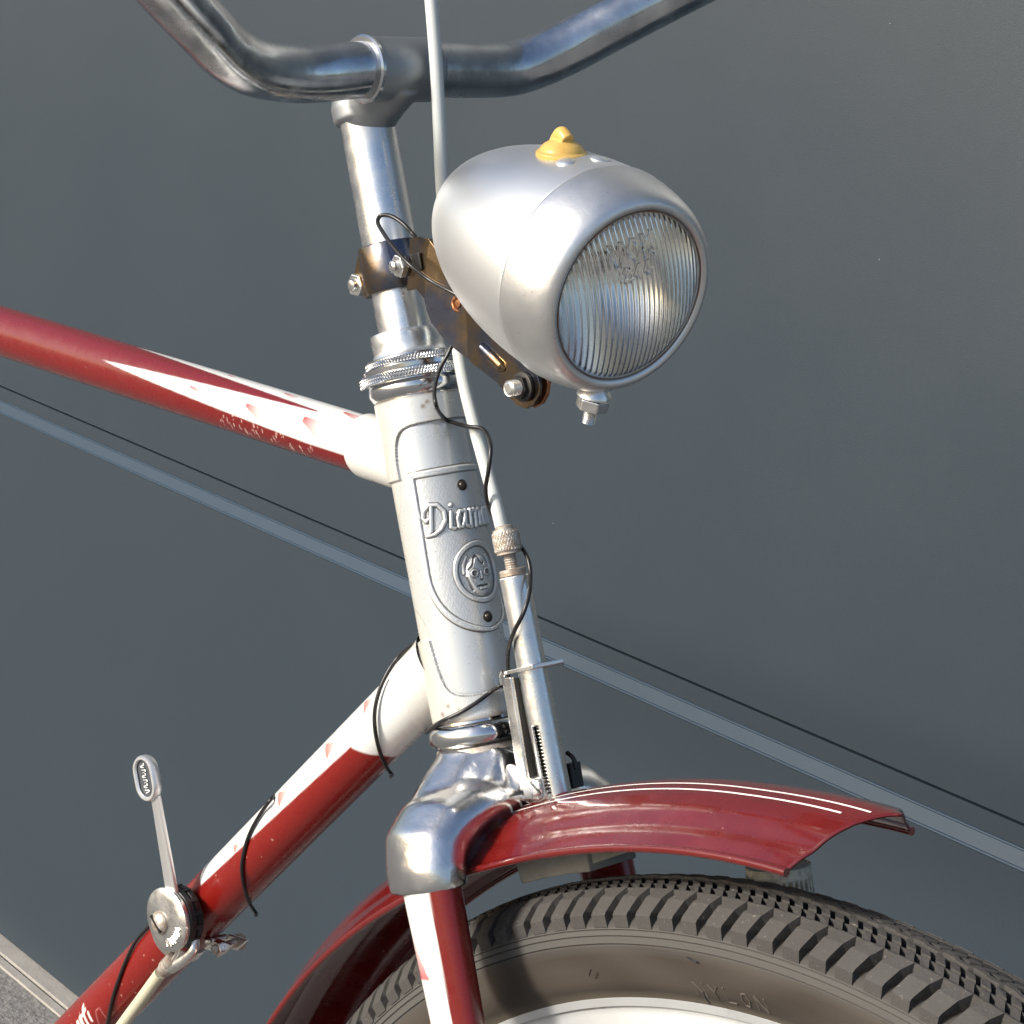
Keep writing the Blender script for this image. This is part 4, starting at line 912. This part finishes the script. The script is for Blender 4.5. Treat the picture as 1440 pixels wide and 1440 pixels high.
V = []; lv = [(10.3, 7.4, -2), (10.6, 7.8, -1), (10.6, 7.8, 1.2), (10.0, 7.0, 2.2), (8.9, 5.8, 2.2), (8.4, 5.2, 1.4)]
for a_, b_, d_ in lv: V += ringed(a_, b_, d_)
nn = 28; o = obj("lever_handle", V, grid_faces(len(lv), nn, True) + [tuple(range(nn))], 'alu', sh, True, None, 40); fix_normals(o)
o2 = MB().add(*g_prism(ringed(8.6, 4.7, .9), Y * 1)).build("handle_recess", mat("recess_paint", (.05, .055, .065), rough=.5), sh, smooth=False); fix_normals(o2)
mb = MB()
for k_ in range(6):
    y0 = -6.6 + k_ * 2.3; P = [HC - Y * 1.3 + hd * (y0 + a_) + hw_ * b_ for a_, b_ in ([(0, -.8), (.5, 1.3), (1.1, 1.1), (.9, -1.1), (1.9, -.9)] if k_ % 2 else [(0, .9), (.4, -1.6), (1.2, -1.0), (1.3, 1.2), (2, .6)])]
    mb.add(*g_tube(smooth_path(P, 3), .24, 6))
mb.build("handle_script", 'alu', sh)
# clamp band round the down tube and its ears
sc0 = (bp(262, 1315) - DT0) @ DTax; BC2 = DT0 + DTax * sc0
lathe("shifter_band", BC2, DTax, [(-4.6, 13.7), (-4.6, 14.6), (4.6, 14.6), (4.6, 13.7)], 'steel', sh, 72)
E0 = bp(311, 1332, -4.5); e1_ = unit(E0 - BC2 - Y * ((E0 - BC2) @ Y))
for dn_ in (0, 8.5):
    o = MB().add(*g_box(E0 + Y * dn_ - e1_ * 1.5, e1_, DTax, Y, 7.0, 5.4, .8)).build("band_ear", 'steel', sh, smooth=False); bevel(o, .5, 3)
    o = MB().add(*g_tube(smooth_path([E0 + Y * dn_ - e1_ * 8 - DTax * 2, E0 + Y * (dn_ * .6) - e1_ * 11 - DTax * 1, E0 + Y * (4 + (dn_ - 4) * .2) - e1_ * 13], 5), 1.6, 10)).build("ear_bend", 'steel', sh)
o = hexnut(MB(), E0 - Y * .7, -Y, 4.0, 2.6).build("band_nut", 'steel', sh, smooth=False); fix_normals(o); bevel(o, .4)
lathe("band_bolt", E0 - Y * 4.6, Y, thread(None, None, 2.1, 15), 'rusty', sh, 20, 20)
o = hexnut(MB(), E0 + Y * 9.6, Y, 3.9, 2.8).build("band_bolt_head", 'rusty', sh, smooth=False); fix_normals(o)
# arm from the hub to the cable stop, cable
Pa, Pb, Pc = bp(252, 1338, -24), bp(243, 1352, -24), bp(218, 1376, -22)
tube("stop_arm", smooth_path([bp(272, 1308, -17), bp(272, 1335, -20), bp(255, 1352, -22), bp(240, 1362, -23)], 6), 2.6, 'steel', sh, 12)
tube("inner_cable", smooth_path([bp(252, 1330, -26), bp(247, 1345, -24), bp(236, 1358, -23)], 5), 1.1, 'steel', sh, 8)
dc = unit(bp(172, 1440, -20) - bp(228, 1364, -22))
lathe("cable_ferrule", bp(244, 1347, -23), dc, [(0, 2.6), (.5, 3.4), (5, 3.6), (6, 3.3), (6.4, 3.9), (9, 3.9), (9.4, 3.6), (12, 3.4)], 'rusty', sh, 28)
tube("gear_cable", smooth_path([bp(226, 1368, -22.4), bp(200, 1404, -21), bp(172, 1442, -19), bp(140, 1488, -17), bp(80, 1570, -15)], 8), 3.0, 'beige', sh, 20)
